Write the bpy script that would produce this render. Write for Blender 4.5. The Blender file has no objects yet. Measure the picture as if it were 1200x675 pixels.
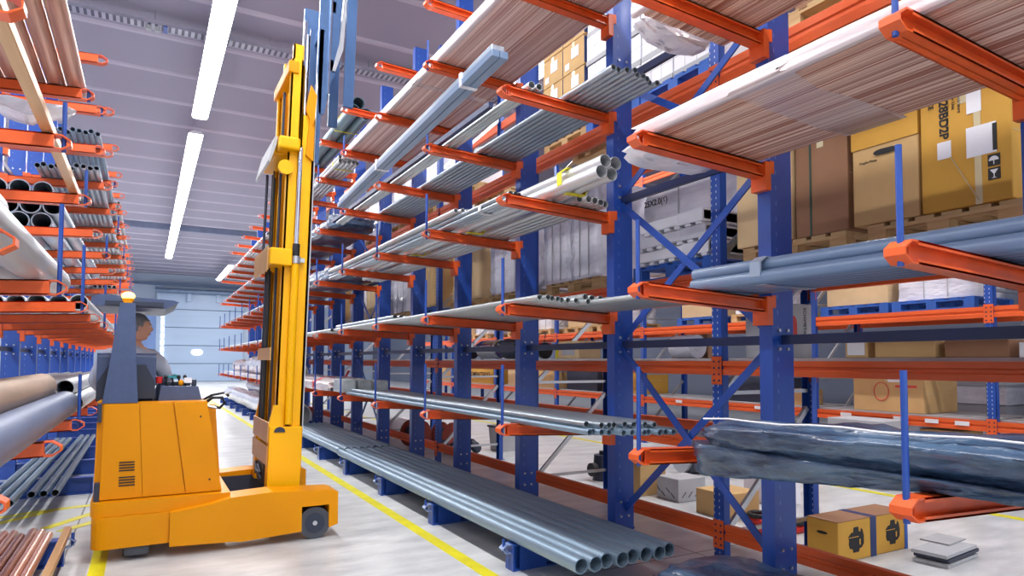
import bpy, bmesh, math, random
from mathutils import Matrix, Vector
random.seed(7)
PI = math.pi
S = bpy.context.scene
COL = S.collection

# ------------------------------------------------------------------ helpers
class MB:
    def __init__(s):
        s.v = []; s.f = []; s.sm = []; s.mi = []
    def add(s, vs, fs, smooth=False, mi=0):
        b = len(s.v); s.v += [tuple(p) for p in vs]
        for f in fs:
            s.f.append([b + i for i in f]); s.sm.append(smooth); s.mi.append(mi)
        return s
    def box(s, x0, x1, y0, y1, z0, z1, mi=0, M=None):
        vs = [Vector((x, y, z)) for z in (z0, z1) for y in (y0, y1) for x in (x0, x1)]
        if M is not None: vs = [M @ p for p in vs]
        return s.add(vs, [(0, 2, 3, 1), (4, 5, 7, 6), (0, 1, 5, 4), (2, 6, 7, 3), (0, 4, 6, 2), (1, 3, 7, 5)], False, mi)
    def prism(s, poly, axis, a, b, mi=0, M=None, smooth=False):
        n = len(poly)
        def P(p, t):
            q = {'x': (t, p[0], p[1]), 'y': (p[0], t, p[1]), 'z': (p[0], p[1], t)}[axis]
            q = Vector(q); return M @ q if M is not None else q
        ar = sum(poly[i][0] * poly[(i + 1) % n][1] - poly[(i + 1) % n][0] * poly[i][1] for i in range(n))
        if ar < 0: poly = poly[::-1]
        if axis == 'y': poly = poly[::-1]
        vs = [P(p, a) for p in poly] + [P(p, b) for p in poly]
        s.add(vs, [tuple(range(n))[::-1], tuple(range(n, 2 * n))], False, mi)
        s.add(vs, [(i, (i + 1) % n, n + (i + 1) % n, n + i) for i in range(n)], smooth, mi)
        return s
    def bar(s, p, q, w, h, mi=0, up=(0, 0, 1)):
        p, q = Vector(p), Vector(q); d = (q - p).normalized(); u = Vector(up)
        if abs(d.dot(u)) > .98: u = Vector((0, 1, 0))
        r = d.cross(u).normalized() * w / 2; t = r.cross(d).normalized() * h / 2
        vs = [c + a * r + b * t for c in (p, q) for b in (-1, 1) for a in (-1, 1)]
        return s.add(vs, [(0, 1, 3, 2), (4, 6, 7, 5), (0, 4, 5, 1), (2, 3, 7, 6), (0, 2, 6, 4), (1, 5, 7, 3)], False, mi)
    def cyl(s, p, q, r0, r1=None, n=16, cap=True, mi=0, inward=False):
        p, q = Vector(p), Vector(q); r1 = r0 if r1 is None else r1
        d = (q - p).normalized(); u = Vector((0, 0, 1)) if abs(d.z) < .9 else Vector((0, 1, 0))
        a = d.cross(u).normalized(); b = a.cross(d)
        c = [a * math.cos(2 * PI * i / n) + b * math.sin(2 * PI * i / n) for i in range(n)]
        A = [p + k * r0 for k in c]; B = [q + k * r1 for k in c]
        side = [(i, n + i, n + (i + 1) % n, (i + 1) % n) for i in range(n)]
        if inward: side = [f[::-1] for f in side]
        s.add(A + B, side, True, mi)
        if cap and not inward: s.add(A + B, [tuple(range(n)), tuple(range(n, 2 * n))[::-1]], False, mi)
        return s
    def pipe(s, p, q, r, w, n=20, mi=0):
        s.cyl(p, q, r, n=n, cap=False, mi=mi); s.cyl(p, q, r - w, n=n, cap=False, mi=mi, inward=True)
        p, q = Vector(p), Vector(q); d = (q - p).normalized(); u = Vector((0, 0, 1)) if abs(d.z) < .9 else Vector((0, 1, 0))
        a = d.cross(u).normalized(); b = a.cross(d)
        for o, fl in ((p, 0), (q, 1)):
            c = [a * math.cos(2 * PI * i / n) + b * math.sin(2 * PI * i / n) for i in range(n)]
            vs = [o + k * r for k in c] + [o + k * (r - w) for k in c]
            fs = [(i, (i + 1) % n, n + (i + 1) % n, n + i) for i in range(n)]
            s.add(vs, [f[::-1] for f in fs] if fl else fs, False, mi)
        return s
    def sweep(s, pts, r, n=8, closed=False, mi=0):
        pts = [Vector(p) for p in pts]; m = len(pts); vs = []
        rr = r if isinstance(r, (list, tuple)) else [r] * m
        for i, p in enumerate(pts):
            if closed: d = pts[(i + 1) % m] - pts[i - 1]
            else: d = pts[min(i + 1, m - 1)] - pts[max(i - 1, 0)]
            d.normalize(); u = Vector((0, 0, 1)) if abs(d.z) < .9 else Vector((0, 1, 0))
            a = d.cross(u).normalized(); b = a.cross(d)
            vs += [p + rr[i] * (a * math.cos(2 * PI * k / n) + b * math.sin(2 * PI * k / n)) for k in range(n)]
        fs = [(i * n + k, ((i + 1) % m) * n + k, ((i + 1) % m) * n + (k + 1) % n, i * n + (k + 1) % n) for i in range(m if closed else m - 1) for k in range(n)]
        s.add(vs, fs, True, mi)
        if not closed: s.add(vs, [tuple(range(n)), tuple(range((m - 1) * n, m * n))[::-1]], False, mi)
        return s
    def ball(s, c, rx, ry, rz, n=12, m=8, mi=0, M=None):
        vs = []
        for j in range(m + 1):
            t = PI * j / m
            for i in range(n):
                a = 2 * PI * i / n
                p = Vector((rx * math.sin(t) * math.cos(a), ry * math.sin(t) * math.sin(a), rz * math.cos(t)))
                vs.append((M @ p if M is not None else p) + Vector(c))
        return s.add(vs, [(j * n + i, (j + 1) * n + i, (j + 1) * n + (i + 1) % n, j * n + (i + 1) % n) for j in range(m) for i in range(n)], True, mi)
    def mesh(s, name, mats):
        me = bpy.data.meshes.new(name); me.from_pydata(s.v, [], s.f)
        for m in (mats if isinstance(mats, (list, tuple)) else [mats]): me.materials.append(m)
        me.polygons.foreach_set('use_smooth', s.sm); me.polygons.foreach_set('material_index', s.mi); me.update()
        return me

def link(name, me, parent=None, loc=(0, 0, 0), rot=(0, 0, 0)):
    o = bpy.data.objects.new(name, me); COL.objects.link(o)
    o.parent = parent; o.location = loc; o.rotation_euler = rot
    return o
def obj(name, mb, mats, parent=None, loc=(0, 0, 0), rot=(0, 0, 0), bevel=0, seg=2, wn=False):
    o = link(name, mb.mesh(name, mats), parent, loc, rot)
    if bevel:
        m = o.modifiers.new('bevel', 'BEVEL'); m.width = bevel; m.segments = seg; m.limit_method = 'ANGLE'; m.angle_limit = .6
    return o
def tag(o, label, cat, group=None, kind=None):
    o['label'] = label; o['category'] = cat
    if group: o['group'] = group
    if kind: o['kind'] = kind
    return o
def thing(name, label, cat, loc=(0, 0, 0), rot=(0, 0, 0), group=None):
    o = link(name, None, None, loc, rot); o.empty_display_size = .1
    return tag(o, label, cat, group)
def copy_tree(o, parent=None):
    c = o.copy(); COL.objects.link(c); c.parent = parent
    for ch in list(o.children): copy_tree(ch, c)
    return c
def struct(name, mb, mats, bevel=0):
    o = obj(name, mb, mats, bevel=bevel); o['kind'] = 'structure'; return o
ORD = ['outermost', 'second', 'third', 'fourth', 'fifth', 'sixth', 'seventh', 'eighth', 'ninth', 'tenth', 'eleventh', 'twelfth',
       'thirteenth', 'fourteenth', 'fifteenth', 'sixteenth', 'seventeenth', 'eighteenth', 'nineteenth', 'twentieth']

# ------------------------------------------------------------------ materials
def lin(c):
    return tuple(((x / 255) / 12.92 if x / 255 <= .04045 else ((x / 255 + .055) / 1.055) ** 2.4) for x in c) + (1,)
def mat(name, c, rough=.5, metal=0, var=.12, scale=(3, 3, 3), c2=None, bump=0, bscale=None, coat=0, spec=.5, alpha=1, trans=0, detail=4):
    m = bpy.data.materials.new(name); m.use_nodes = True; nt = m.node_tree; N = nt.nodes; L = nt.links
    b = N['Principled BSDF']; b.inputs['Roughness'].default_value = rough; b.inputs['Metallic'].default_value = metal
    b.inputs['Coat Weight'].default_value = coat; b.inputs['Coat Roughness'].default_value = .15
    b.inputs['Specular IOR Level'].default_value = spec; b.inputs['Transmission Weight'].default_value = trans
    b.inputs['Alpha'].default_value = alpha
    tc = N.new('ShaderNodeTexCoord'); mp = N.new('ShaderNodeMapping'); mp.inputs['Scale'].default_value = scale
    nz = N.new('ShaderNodeTexNoise'); nz.inputs['Detail'].default_value = detail; nz.inputs['Scale'].default_value = 1
    L.new(tc.outputs['Object'], mp.inputs['Vector']); L.new(mp.outputs[0], nz.inputs['Vector'])
    cr = N.new('ShaderNodeValToRGB'); A = lin(c)
    B = lin(c2) if c2 else tuple(min(1, x * (1 + var)) for x in A[:3]) + (1,)
    A2 = A if c2 else tuple(x * (1 - var) for x in A[:3]) + (1,)
    cr.color_ramp.elements[0].color = A2; cr.color_ramp.elements[1].color = B
    cr.color_ramp.elements[0].position = .32; cr.color_ramp.elements[1].position = .68
    L.new(nz.outputs['Fac'], cr.inputs[0]); L.new(cr.outputs[0], b.inputs['Base Color'])
    if bump:
        bp = N.new('ShaderNodeBump'); bp.inputs['Strength'].default_value = bump; bp.inputs['Distance'].default_value = .02
        if bscale:
            mp2 = N.new('ShaderNodeMapping'); mp2.inputs['Scale'].default_value = bscale; nz2 = N.new('ShaderNodeTexNoise')
            nz2.inputs['Scale'].default_value = 1; nz2.inputs['Detail'].default_value = 5
            L.new(tc.outputs['Object'], mp2.inputs['Vector']); L.new(mp2.outputs[0], nz2.inputs['Vector']); L.new(nz2.outputs['Fac'], bp.inputs['Height'])
        else: L.new(nz.outputs['Fac'], bp.inputs['Height'])
        L.new(bp.outputs[0], b.inputs['Normal'])
    return m
def emis(name, c, st):
    m = bpy.data.materials.new(name); m.use_nodes = True; N = m.node_tree.nodes
    b = N['Principled BSDF']; b.inputs['Base Color'].default_value = lin(c); b.inputs['Emission Color'].default_value = lin(c); b.inputs['Emission Strength'].default_value = st
    return m
def stripes(m, axis, period, width, c, off=0, axis2=None, period2=1, width2=.5, off2=0, rough=None):
    """paints a repeating band (or, with a second axis, a grid of spots) over a material, in object coordinates"""
    nt = m.node_tree; N = nt.nodes; L = nt.links; b = N['Principled BSDF']
    tc = next(n for n in N if n.type == 'TEX_COORD'); sp = N.new('ShaderNodeSeparateXYZ'); L.new(tc.outputs['Object'], sp.inputs[0])
    def band(ax, per, wid, o):
        a = N.new('ShaderNodeMath'); a.operation = 'ADD'; a.inputs[1].default_value = o + 1000 * per; L.new(sp.outputs[ax], a.inputs[0])
        d = N.new('ShaderNodeMath'); d.operation = 'DIVIDE'; d.inputs[1].default_value = per; L.new(a.outputs[0], d.inputs[0])
        f = N.new('ShaderNodeMath'); f.operation = 'FRACT'; L.new(d.outputs[0], f.inputs[0])
        g = N.new('ShaderNodeMath'); g.operation = 'LESS_THAN'; g.inputs[1].default_value = wid; L.new(f.outputs[0], g.inputs[0]); return g
    g = band(axis, period, width, off)
    if axis2 is not None:
        h = band(axis2, period2, width2, off2); k = N.new('ShaderNodeMath'); k.operation = 'MULTIPLY'; L.new(g.outputs[0], k.inputs[0]); L.new(h.outputs[0], k.inputs[1]); g = k
    src = b.inputs['Base Color'].links[0].from_socket
    mx = N.new('ShaderNodeMix'); mx.data_type = 'RGBA'; L.new(g.outputs[0], mx.inputs[0]); L.new(src, mx.inputs[6]); mx.inputs[7].default_value = lin(c)
    L.new(mx.outputs[2], b.inputs['Base Color'])
    return m

M_ORANGE = mat('orange_enamel', (228, 92, 34), .38, var=.10, scale=(6, 6, 9), coat=.15)
M_ORANGE2 = mat('orange_beam_enamel', (222, 92, 38), .42, var=.12, scale=(4, 1, 8))
M_BLUE = stripes(mat('blue_enamel', (30, 74, 164), .36, var=.14, scale=(5, 5, 2), coat=.2), 2, .1, .28, (104, 138, 204), 0, 0, .4, .012, .35)
M_BLUEP = mat('blue_plain_enamel', (30, 72, 158), .38, var=.12, scale=(5, 5, 3), coat=.15)
M_BLUEH = stripes(mat('blue_perforated_enamel', (32, 74, 160), .4, var=.12, scale=(5, 5, 3)), 2, .05, .35, (190, 196, 205), 0, 1, .05, .16, .012)
M_PALEB = mat('worn_blue_enamel', (126, 146, 190), .4, .1, var=.1)
M_NAVY = mat('dark_blue_enamel', (24, 40, 84), .4, var=.15)
M_STEEL = mat('grey_steel_tube', (150, 164, 178), .34, .75, scale=(14, .5, 14), c2=(188, 200, 210), detail=6)
M_STEELB = mat('blue_grey_steel_tube', (112, 136, 158), .42, .45, scale=(12, .5, 12), c2=(150, 172, 190), detail=6)
M_GALV = mat('galvanised_steel', (168, 178, 182), .38, .6, scale=(9, .7, 9), c2=(206, 212, 214))
M_BGREY = mat('blue_grey_pipe', (92, 104, 134), .48, .2, scale=(6, .6, 6), c2=(120, 132, 158))
M_ALU = mat('pale_metal', (196, 200, 204), .32, .55, scale=(8, .6, 8), c2=(226, 228, 230))
M_PVC = mat('grey_plastic_pipe', (98, 122, 156), .35, 0, scale=(5, .4, 5), c2=(118, 142, 172), coat=.2)
M_DPIPE = mat('green_grey_pipe', (74, 100, 112), .38, .3, scale=(6, .5, 6), c2=(98, 126, 138))
M_BROWN = mat('brown_metal_pipe', (160, 98, 76), .34, .35, scale=(34, .5, 34), c2=(222, 178, 156))
M_TAN = mat('rusty_tan_pipe', (150, 128, 112), .55, .1, scale=(6, .9, 6), c2=(184, 160, 140))
M_COPBAR = mat('copper_profile', (178, 122, 104), .3, .55, scale=(10, .5, 10), c2=(220, 176, 160))
M_GOLD = mat('golden_bar', (196, 150, 100), .34, .5, scale=(10, .5, 10), c2=(224, 184, 134))
M_PALE = mat('pale_grey_pipe', (176, 184, 190), .36, .45, scale=(6, .5, 6), c2=(214, 218, 222))
M_FILM = mat('white_stretch_film', (214, 214, 226), .22, 0, scale=(5, 3, 8), c2=(236, 236, 244), bump=.6, bscale=(14, 9, 26), coat=.5)
M_FILMP = mat('pinkish_film', (206, 190, 192), .24, 0, scale=(16, .6, 16), c2=(232, 222, 224), bump=.4, bscale=(18, 3, 18), coat=.5)
M_COPPER = mat('copper_tubes_in_film', (158, 88, 62), .3, .3, scale=(84, .12, 84), c2=(246, 216, 196), coat=.5, detail=1)
M_COPPER2 = mat('copper_tubes_under_pink_film', (172, 114, 98), .3, .15, scale=(84, .12, 84), c2=(240, 214, 206), coat=.6, detail=1)
M_TARP = mat('navy_plastic_sheet', (24, 42, 74), .3, 0, scale=(7, 4, 9), c2=(72, 100, 130), bump=1, bscale=(22, 11, 26), coat=.5)
M_MAST = mat('yellow_mast_paint', (248, 184, 0), .34, 0, var=.03, scale=(2, 2, 2), coat=.1, spec=.25)
M_YEL = mat('yellow_truck_paint', (224, 146, 0), .36, 0, var=.03, scale=(2, 2, 2), coat=.05, spec=.18)
M_CAB = mat('slate_blue_plastic', (68, 84, 122), .42, 0, var=.07, scale=(14, 14, 14), bump=.1)
M_DARK = mat('dark_grey_plastic', (42, 50, 70), .45, 0, var=.15)
M_BLACK = mat('black_rubber', (22, 24, 30), .55, 0, var=.2)
M_TYRE = mat('grey_polyurethane', (70, 74, 84), .5, 0, var=.1)
M_CHROME = mat('chrome', (215, 220, 230), .1, 1, var=.03)
M_SILV = mat('brushed_silver', (190, 194, 200), .3, .8, var=.06)
M_BLADE = mat('blue_grey_steel_plate', (66, 96, 140), .34, .35, var=.15, scale=(6, 6, 2))
M_TANPL = mat('reflected_tan_plate', (196, 152, 92), .4, .2, var=.06)  # tan put in for light thrown back onto the mast plates
M_WOOD = mat('pallet_wood', (176, 142, 96), .75, 0, scale=(14, 2, 14), c2=(206, 176, 128))
M_PBLUE = mat('blue_pallet_paint', (40, 92, 178), .6, 0, var=.14)
CARD = [mat('cardboard_' + n, c, .78, 0, var=.06, scale=(4, 4, 4)) for n, c in
        (('tan', (196, 160, 108)), ('ochre', (202, 152, 60)), ('brown', (146, 106, 78)), ('pale', (214, 184, 140)), ('grey', (172, 174, 180)))]
M_WHITE = mat('white_print_paper', (230, 230, 236), .6, 0, var=.03)
M_INK = mat('black_ink', (26, 26, 30), .6, 0, var=.05)
M_RED = mat('red_plastic', (200, 40, 36), .45, 0, var=.1)
M_REDINK = mat('red_ink', (204, 66, 60), .6, 0, var=.05)
M_YELT = mat('yellow_strap', (224, 214, 40), .5, 0, var=.06)
M_GREEN = mat('green_ink', (60, 200, 90), .6, 0, var=.05)
M_TEAL = mat('teal_plastic', (40, 140, 150), .5, 0, var=.1)
M_TAPE = mat('clear_tape', (206, 190, 150), .25, 0, var=.05, coat=.4)
M_PTAPE = mat('pale_grey_tape', (150, 166, 186), .3, 0, var=.05, coat=.4)
M_BTAPE = mat('navy_tape', (40, 56, 104), .4, 0, var=.08)
M_SKIN = mat('skin', (226, 172, 146), .55, 0, var=.06)
M_HAIR = mat('grey_hair', (136, 136, 140), .7, 0, var=.25, scale=(60, 60, 20))
M_SHIRT = mat('light_grey_shirt', (168, 174, 192), .8, 0, var=.08, bump=.3, bscale=(20, 20, 20))
M_TROUS = mat('dark_trousers', (48, 56, 80), .8, 0, var=.1)
M_SAND = mat('stone_grey', (170, 172, 176), .7, 0, var=.1)
M_LAMPG = emis('glowing_tube', (255, 255, 255), 14)
M_BEACON = emis('amber_glow', (255, 214, 110), 4)
M_WIN = emis('daylit_glass', (236, 242, 255), 2.2)

# ------------------------------------------------------------------ the hall
fl = bpy.data.materials.new('polished_concrete'); fl.use_nodes = True
nt = fl.node_tree; N = nt.nodes; L = nt.links; b = N['Principled BSDF']
tc = N.new('ShaderNodeTexCoord'); mp = N.new('ShaderNodeMapping'); mp.inputs['Scale'].default_value = (.9, 2.2, 1); L.new(tc.outputs['Object'], mp.inputs[0])
n1 = N.new('ShaderNodeTexNoise'); n1.inputs['Scale'].default_value = 1.6; n1.inputs['Detail'].default_value = 8; n1.inputs['Roughness'].default_value = .62; L.new(mp.outputs[0], n1.inputs['Vector'])
cr = N.new('ShaderNodeValToRGB'); cr.color_ramp.elements[0].color = lin((176, 180, 184)); cr.color_ramp.elements[1].color = lin((212, 214, 216)); cr.color_ramp.elements[0].position = .35; cr.color_ramp.elements[1].position = .65
L.new(n1.outputs['Fac'], cr.inputs[0]); L.new(cr.outputs[0], b.inputs['Base Color'])
rr = N.new('ShaderNodeMapRange'); rr.inputs[3].default_value = .22; rr.inputs[4].default_value = .42; L.new(n1.outputs['Fac'], rr.inputs[0]); L.new(rr.outputs[0], b.inputs['Roughness'])
stripes(fl, 0, 4.6, .0035, (110, 112, 116), .55); stripes(fl, 1, 5.2, .003, (110, 112, 116), 1.1)
struct('floor', MB().box(-7, 17.2, -9, 55.2, -.2, 0), fl)
M_CEIL = mat('lilac_grey_ceiling', (150, 145, 164), .6, 0, var=.03, scale=(.4, .4, .4))
M_BATTEN = mat('pale_ceiling_joint', (184, 178, 194), .6, 0, var=.03)
struct('ceiling', MB().box(-7, 17.2, -9, 55.2, 8.0, 8.2), M_CEIL)
for i in range(30):
    y = 1.84 + 1.8 * i
    struct('trim_%d' % (i + 1), MB().prism([(y - .09, 8.0), (y + .09, 8.0), (y + .05, 7.965), (y - .05, 7.965)], 'x', -7, 17, M=None), M_BATTEN)
M_WALL = mat('pale_blue_wall', (176, 192, 214), .5, 0, var=.03, scale=(.5, .5, .5))
M_WALLG = mat('grey_wall', (178, 182, 192), .6, 0, var=.04, scale=(.5, .5, .5))
struct('wall_back', MB().box(-7, 17, 55, 55.2, 0, 8), M_WALL)
struct('wall_left', MB().box(-7.2, -7, -9, 55.2, 0, 8), M_WALLG)
struct('wall_right', MB().box(17, 17.2, -9, 55.2, 0, 8), mat('darkened_wall', (96, 104, 124), .6, 0, var=.04, scale=(.5, .5, .5)))  # right wall colour darkened to stand for dim space behind the far rack
# sectional door in the end wall, with its runners and the narrow glazed strip beside it
M_DOOR = mat('pale_blue_door_panel', (172, 194, 222), .42, 0, var=.04, scale=(.3, 3, 3), coat=.1)
M_SEAM = mat('door_seam', (96, 118, 150), .5, 0, var=.03)
dr = link('door_1', None); dr['kind'] = 'structure'; dr.location = (0, 54.9, 0)
mb = MB()
for k in range(5): mb.box(.86, 6.6, -.06, 0, .02 + 1.35 * k, 1.35 * (k + 1) - .03)
obj('door_panel', mb, M_DOOR, dr, bevel=.02)
obj('door_backing', MB().box(.86, 6.6, 0, .05, 0, 6.75), M_SEAM, dr)
obj('door_runner', MB().box(.6, .86, -.16, .05, 0, 7.2), M_DOOR, dr)
obj('spring_shaft', MB().cyl((.5, -.35, 6.75), (6.8, -.35, 6.75), .18, n=14), mat('shaft_grey', (120, 140, 168), .4, .3), dr)
for x in (2.6, 4.6): obj('door_bracket', MB().box(x, x + .25, -.4, 0, 6.0, 6.9), M_DOOR, dr)
wn = link('window_1', None); wn['kind'] = 'structure'; wn.location = (0, 54.9, 0)
mb = MB()
for k in range(9): mb.box(.9, 1.12, -.13, -.08, .7 + .5 * k, 1.1 + .5 * k)
obj('window_pane', mb, M_WIN, wn)
obj('window_light', MB().prism([(3.35 + .28 * math.cos(a * PI / 8) * (1) + (.12 if math.cos(a * PI / 8) > 0 else -.12), 2.2 + .22 * math.sin(a * PI / 8)) for a in range(16)], 'y', -.1, -.065), M_WIN, wn)
M_SCREEN = mat('blue_strip_panel', (120, 150, 205), .5, 0, var=.1, scale=(2, 2, .4))
struct('trim_31', MB().box(-1.2, .6, 54.7, 54.95, 0, 6), M_SCREEN)
struct('trim_32', MB().box(-7, 17, 54.6, 54.8, 7.15, 7.3), M_SEAM)
# beam under the ceiling and floor markings
struct('trim_33', MB().box(-7, 17, 34.5, 34.7, 7.72, 8), mat('ceiling_beam_grey', (120, 130, 156), .5))
M_YLINE = mat('yellow_floor_paint', (222, 214, 20), .45, 0, scale=(5, 5, 5), c2=(206, 196, 30))
k = 34
for (x0, x1, y0, y1) in ((2.225, 2.335, -4, 30), (-.345, -.235, -4, 30), (7.78, 7.9, -2, 40), (5.45, 5.53, 15, 40)):
    struct('trim_%d' % k, MB().box(x0, x1, y0, y1, 0, .003), M_YLINE); k += 1
for p, q in (((-.93, 8.55, .002), (-1.7, 8.15, .002)), ((-.85, 8.5, .002), (-1.65, 7.65, .002)), ((-.93, 8.53, .002), (-.4, 8.65, .002)), ((-.8, 7.65, .002), (-.36, 8.3, .002)), ((-.66, 7.45, .002), (-.36, 7.8, .002))):
    struct('trim_%d' % k, MB().bar(p, q, .1, .003), M_YLINE); k += 1

# ------------------------------------------------------------------ lights of the hall
def lamp_row(X, segs, where, energy):
    for (y0, y1, lb) in segs:
        t = thing('ceiling_light', lb, 'light', (X, y0, 7.3), group='long strip lights under the ceiling')
        Ln = y1 - y0
        obj('housing', MB().prism([(-.17, .06), (.17, .06), (.1, .14), (-.1, .14)], 'y', 0, Ln), M_WHITE, t)
        obj('diffuser', MB().prism([(-.17, .055), (.17, .055), (.13, 0), (-.13, 0)], 'y', .02, Ln - .02), M_LAMPG, t)
        mb = MB()
        for yy in [1 + 3 * i for i in range(int(Ln // 3))] or [Ln / 2]: mb.cyl((0, yy, .14), (0, yy, .7), .008, n=6)
        obj('hanger', mb, M_SILV, t)
        ln = y1 - y0; nseg = max(1, round(ln / 8))
        for i in range(nseg):
            la = bpy.data.lights.new('tube_light', 'AREA'); la.shape = 'RECTANGLE'; la.size = .3; la.size_y = ln / nseg * .96
            la.energy = energy * ln / nseg; la.color = (1, .985, .96)
            o = bpy.data.objects.new('lamp_glow', la); COL.objects.link(o); o.parent = t; o.location = (0, (i + .5) * ln / nseg, -.012)
EN = 46
lamp_row(.98, [(-6, 9.2, 'long strip light over the aisle, nearest and partly out of the frame'), (9.8, 16.96, 'short bright strip light over the aisle before the dark gap'),
               (18.3, 41.3, 'longest bright strip light over the aisle beyond the gap')], '', EN)
lamp_row(4.4, [(43, 51, 'short far strip light right of the aisle, near the end door')], '', EN * 1.1)
lamp_row(6.7, [(-4, 12, 'strip light above the gangway behind the pallet rack, near one'), (13, 27, 'strip light above the gangway behind the pallet rack, middle one'), (28, 48, 'strip light above the gangway behind the pallet rack, far one')], '', EN * .7)
lamp_row(-4.6, [(-4, 20, 'strip light behind the left rack, near one'), (22, 46, 'strip light behind the left rack, far one')], '', EN * .8)

# cable tray across the ceiling
t = thing('cable_tray', 'perforated metal cable tray running across the ceiling', 'cable tray', (0, 13.5, 7.72))
obj('tray_bed', MB().box(-6.5, 16.5, -.13, .13, 0, .004).box(-6.5, 16.5, -.13, -.126, 0, .06).box(-6.5, 16.5, .126, .13, 0, .06),
    stripes(mat('perforated_tray', (176, 176, 190), .4, .4), 0, .11, .45, (84, 84, 104), 0, 1, .3, .8, .12), t)
mb = MB()
for i in range(12): mb.cyl((-6 + i * 2, 0, .004), (-6 + i * 2, 0, .28), .008, n=6)
obj('hanger_rod', mb, M_SILV, t)
for x in (.05, -.1): obj('sensor', MB().cyl((x, 0, 0), (x, 0, -.08), .05, n=14), M_SAND, t)
obj('clip', MB().box(.14, .21, -.14, .14, -.02, .0), M_BLUEP, t)

# ------------------------------------------------------------------ cantilever racks
def arm_bm(Ln, w=.08, h=.088):
    """C-section arm along -X from the column, opening to -Y, rising slightly to its tip"""
    mb = MB(); rise = .045; t = .008
    def P(x, y, z): return Vector((x, y, z + rise * (-x) / Ln))
    def bx(x0, x1, y0, y1, z0, z1, f0=None):
        vs = [P(x, y, z) for z in (z0, z1) for y in (y0, y1) for x in (x0, x1)]
        mb.add(vs, [(0, 2, 3, 1), (4, 5, 7, 6), (0, 1, 5, 4), (2, 6, 7, 3), (0, 4, 6, 2), (1, 3, 7, 5)])
    bx(-Ln, -.02, w / 2 - t - .035, w / 2 - .035, -h, 0)          # web
    bx(-Ln, -.02, -w / 2, w / 2, -t, 0); bx(-Ln, -.02, -w / 2, w / 2, -h, -h + t)   # flanges
    bx(-Ln, -.02, w / 2 - t, w / 2, -h, 0)
    bx(-Ln, -.02, -w / 2, -w / 2 + .004, -.018, 0); bx(-Ln, -.02, -w / 2, -w / 2 + .004, -h, -h + .018)
    mb.box(-.05, .0, -.058, .058, -.17, .012)                      # bolted head plate
    mb.box(.0, .03, -.058, -.05, -.06, .02).box(.0, .03, .05, .058, -.06, .02)
    return mb
def nose_bm(Ln, w=.08, h=.088):
    mb = MB(); rise = .045; t = .007
    out = [(.0, 0), (-.04, 0), (-.085, -.03), (-.085, -.058), (-.04, -h), (0, -h)]
    inn = [(.0, -t), (-.037, -t), (-.078, -.034), (-.078, -.054), (-.037, -h + t), (0, -h + t)]
    for i in range(5):
        mb.prism([(-Ln + x, z + rise) for x, z in (out[i], out[i + 1], inn[i + 1], inn[i])], 'y', -w / 2, w / 2)
    return mb
def nose_plan_bm(Ln, w=.08, h=.088):
    mb = MB(); a = w / 2; t = .007; rise = .045
    out = [(0, a), (-.035, a), (-.085, .014), (-.085, -.014), (-.035, -a), (0, -a)]
    inn = [(0, a - t), (-.032, a - t), (-.077, .011), (-.077, -.011), (-.032, -a + t), (0, -a + t)]
    for i in range(5):
        p = [out[i], out[i + 1], inn[i + 1], inn[i]]
        mb.prism([(-Ln + x, y) for x, y in p], 'z', -h + rise, rise)
    return mb
def stake_bm(h): return MB().cyl((0, 0, 0), (0, 0, h), .0125, n=8)
def base_bm(Ln, h=.2):
    mb = MB(); w = .12
    mb.box(-Ln, .2, -w / 2, w / 2, 0, .012).box(-Ln, .2, -w / 2, w / 2, h - .012, h).box(-Ln, .2, -.006, .006, .012, h - .012)
    mb.box(-Ln, -Ln + .012, -w / 2, w / 2, .012, h - .012)
    mb.box(-Ln + .06, -Ln + .3, -w / 2, -w / 2 + .01, .012, h - .012)
    return mb
def base_nose_bm(Ln, h=.2):
    mb = MB(); t = .006
    out = [(0, h), (-.04, h), (-.075, h - .03), (-.04, h - .07), (0, h - .07)]
    inn = [(0, h - t), (-.037, h - t), (-.067, h - .03), (-.037, h - .07 + t), (0, h - .07 + t)]
    for i in range(4): mb.prism([(-Ln + x, z) for x, z in (out[i], out[i + 1], inn[i + 1], inn[i])], 'y', -.035, .035)
    return mb
def column_bm(H, d=.2, w=.1):
    mb = MB(); t = .012
    mb.box(0, t, -w / 2, w / 2, 0, H).box(d - t, d, -w / 2, w / 2, 0, H).box(t, d - t, -.006, .006, 0, H)
    mb.box(t, d - t, -w / 2, -w / 2 + .006, 0, H)                   # closing web towards the camera
    mb.box(-.02, d + .02, -w / 2 - .02, w / 2 + .02, 0, .015)
    return mb
def bolts_bm(zs, y):
    mb = MB()
    for z in zs:
        for x in (.06, .14): mb.cyl((x, y, z), (x, y - .012, z), .011, n=8)
    return mb

RL = [1.07, 2.0, 2.86, 3.72, 4.57, 5.2]          # right rack: heights of the arm tops at the columns
LL = [1.085, 2.02, 2.88, 3.74, 4.15, 4.68]
XR, XL = 3.45, -1.5
LR = 1.0
def ztR(l, X): return (.2 if l == 0 else RL[l - 1] + .045 * (XR - X) / LR)
def ztL(l, X): return (.2 if l == 0 else LL[l - 1] + .045 * (X - XL) / LR)

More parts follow.
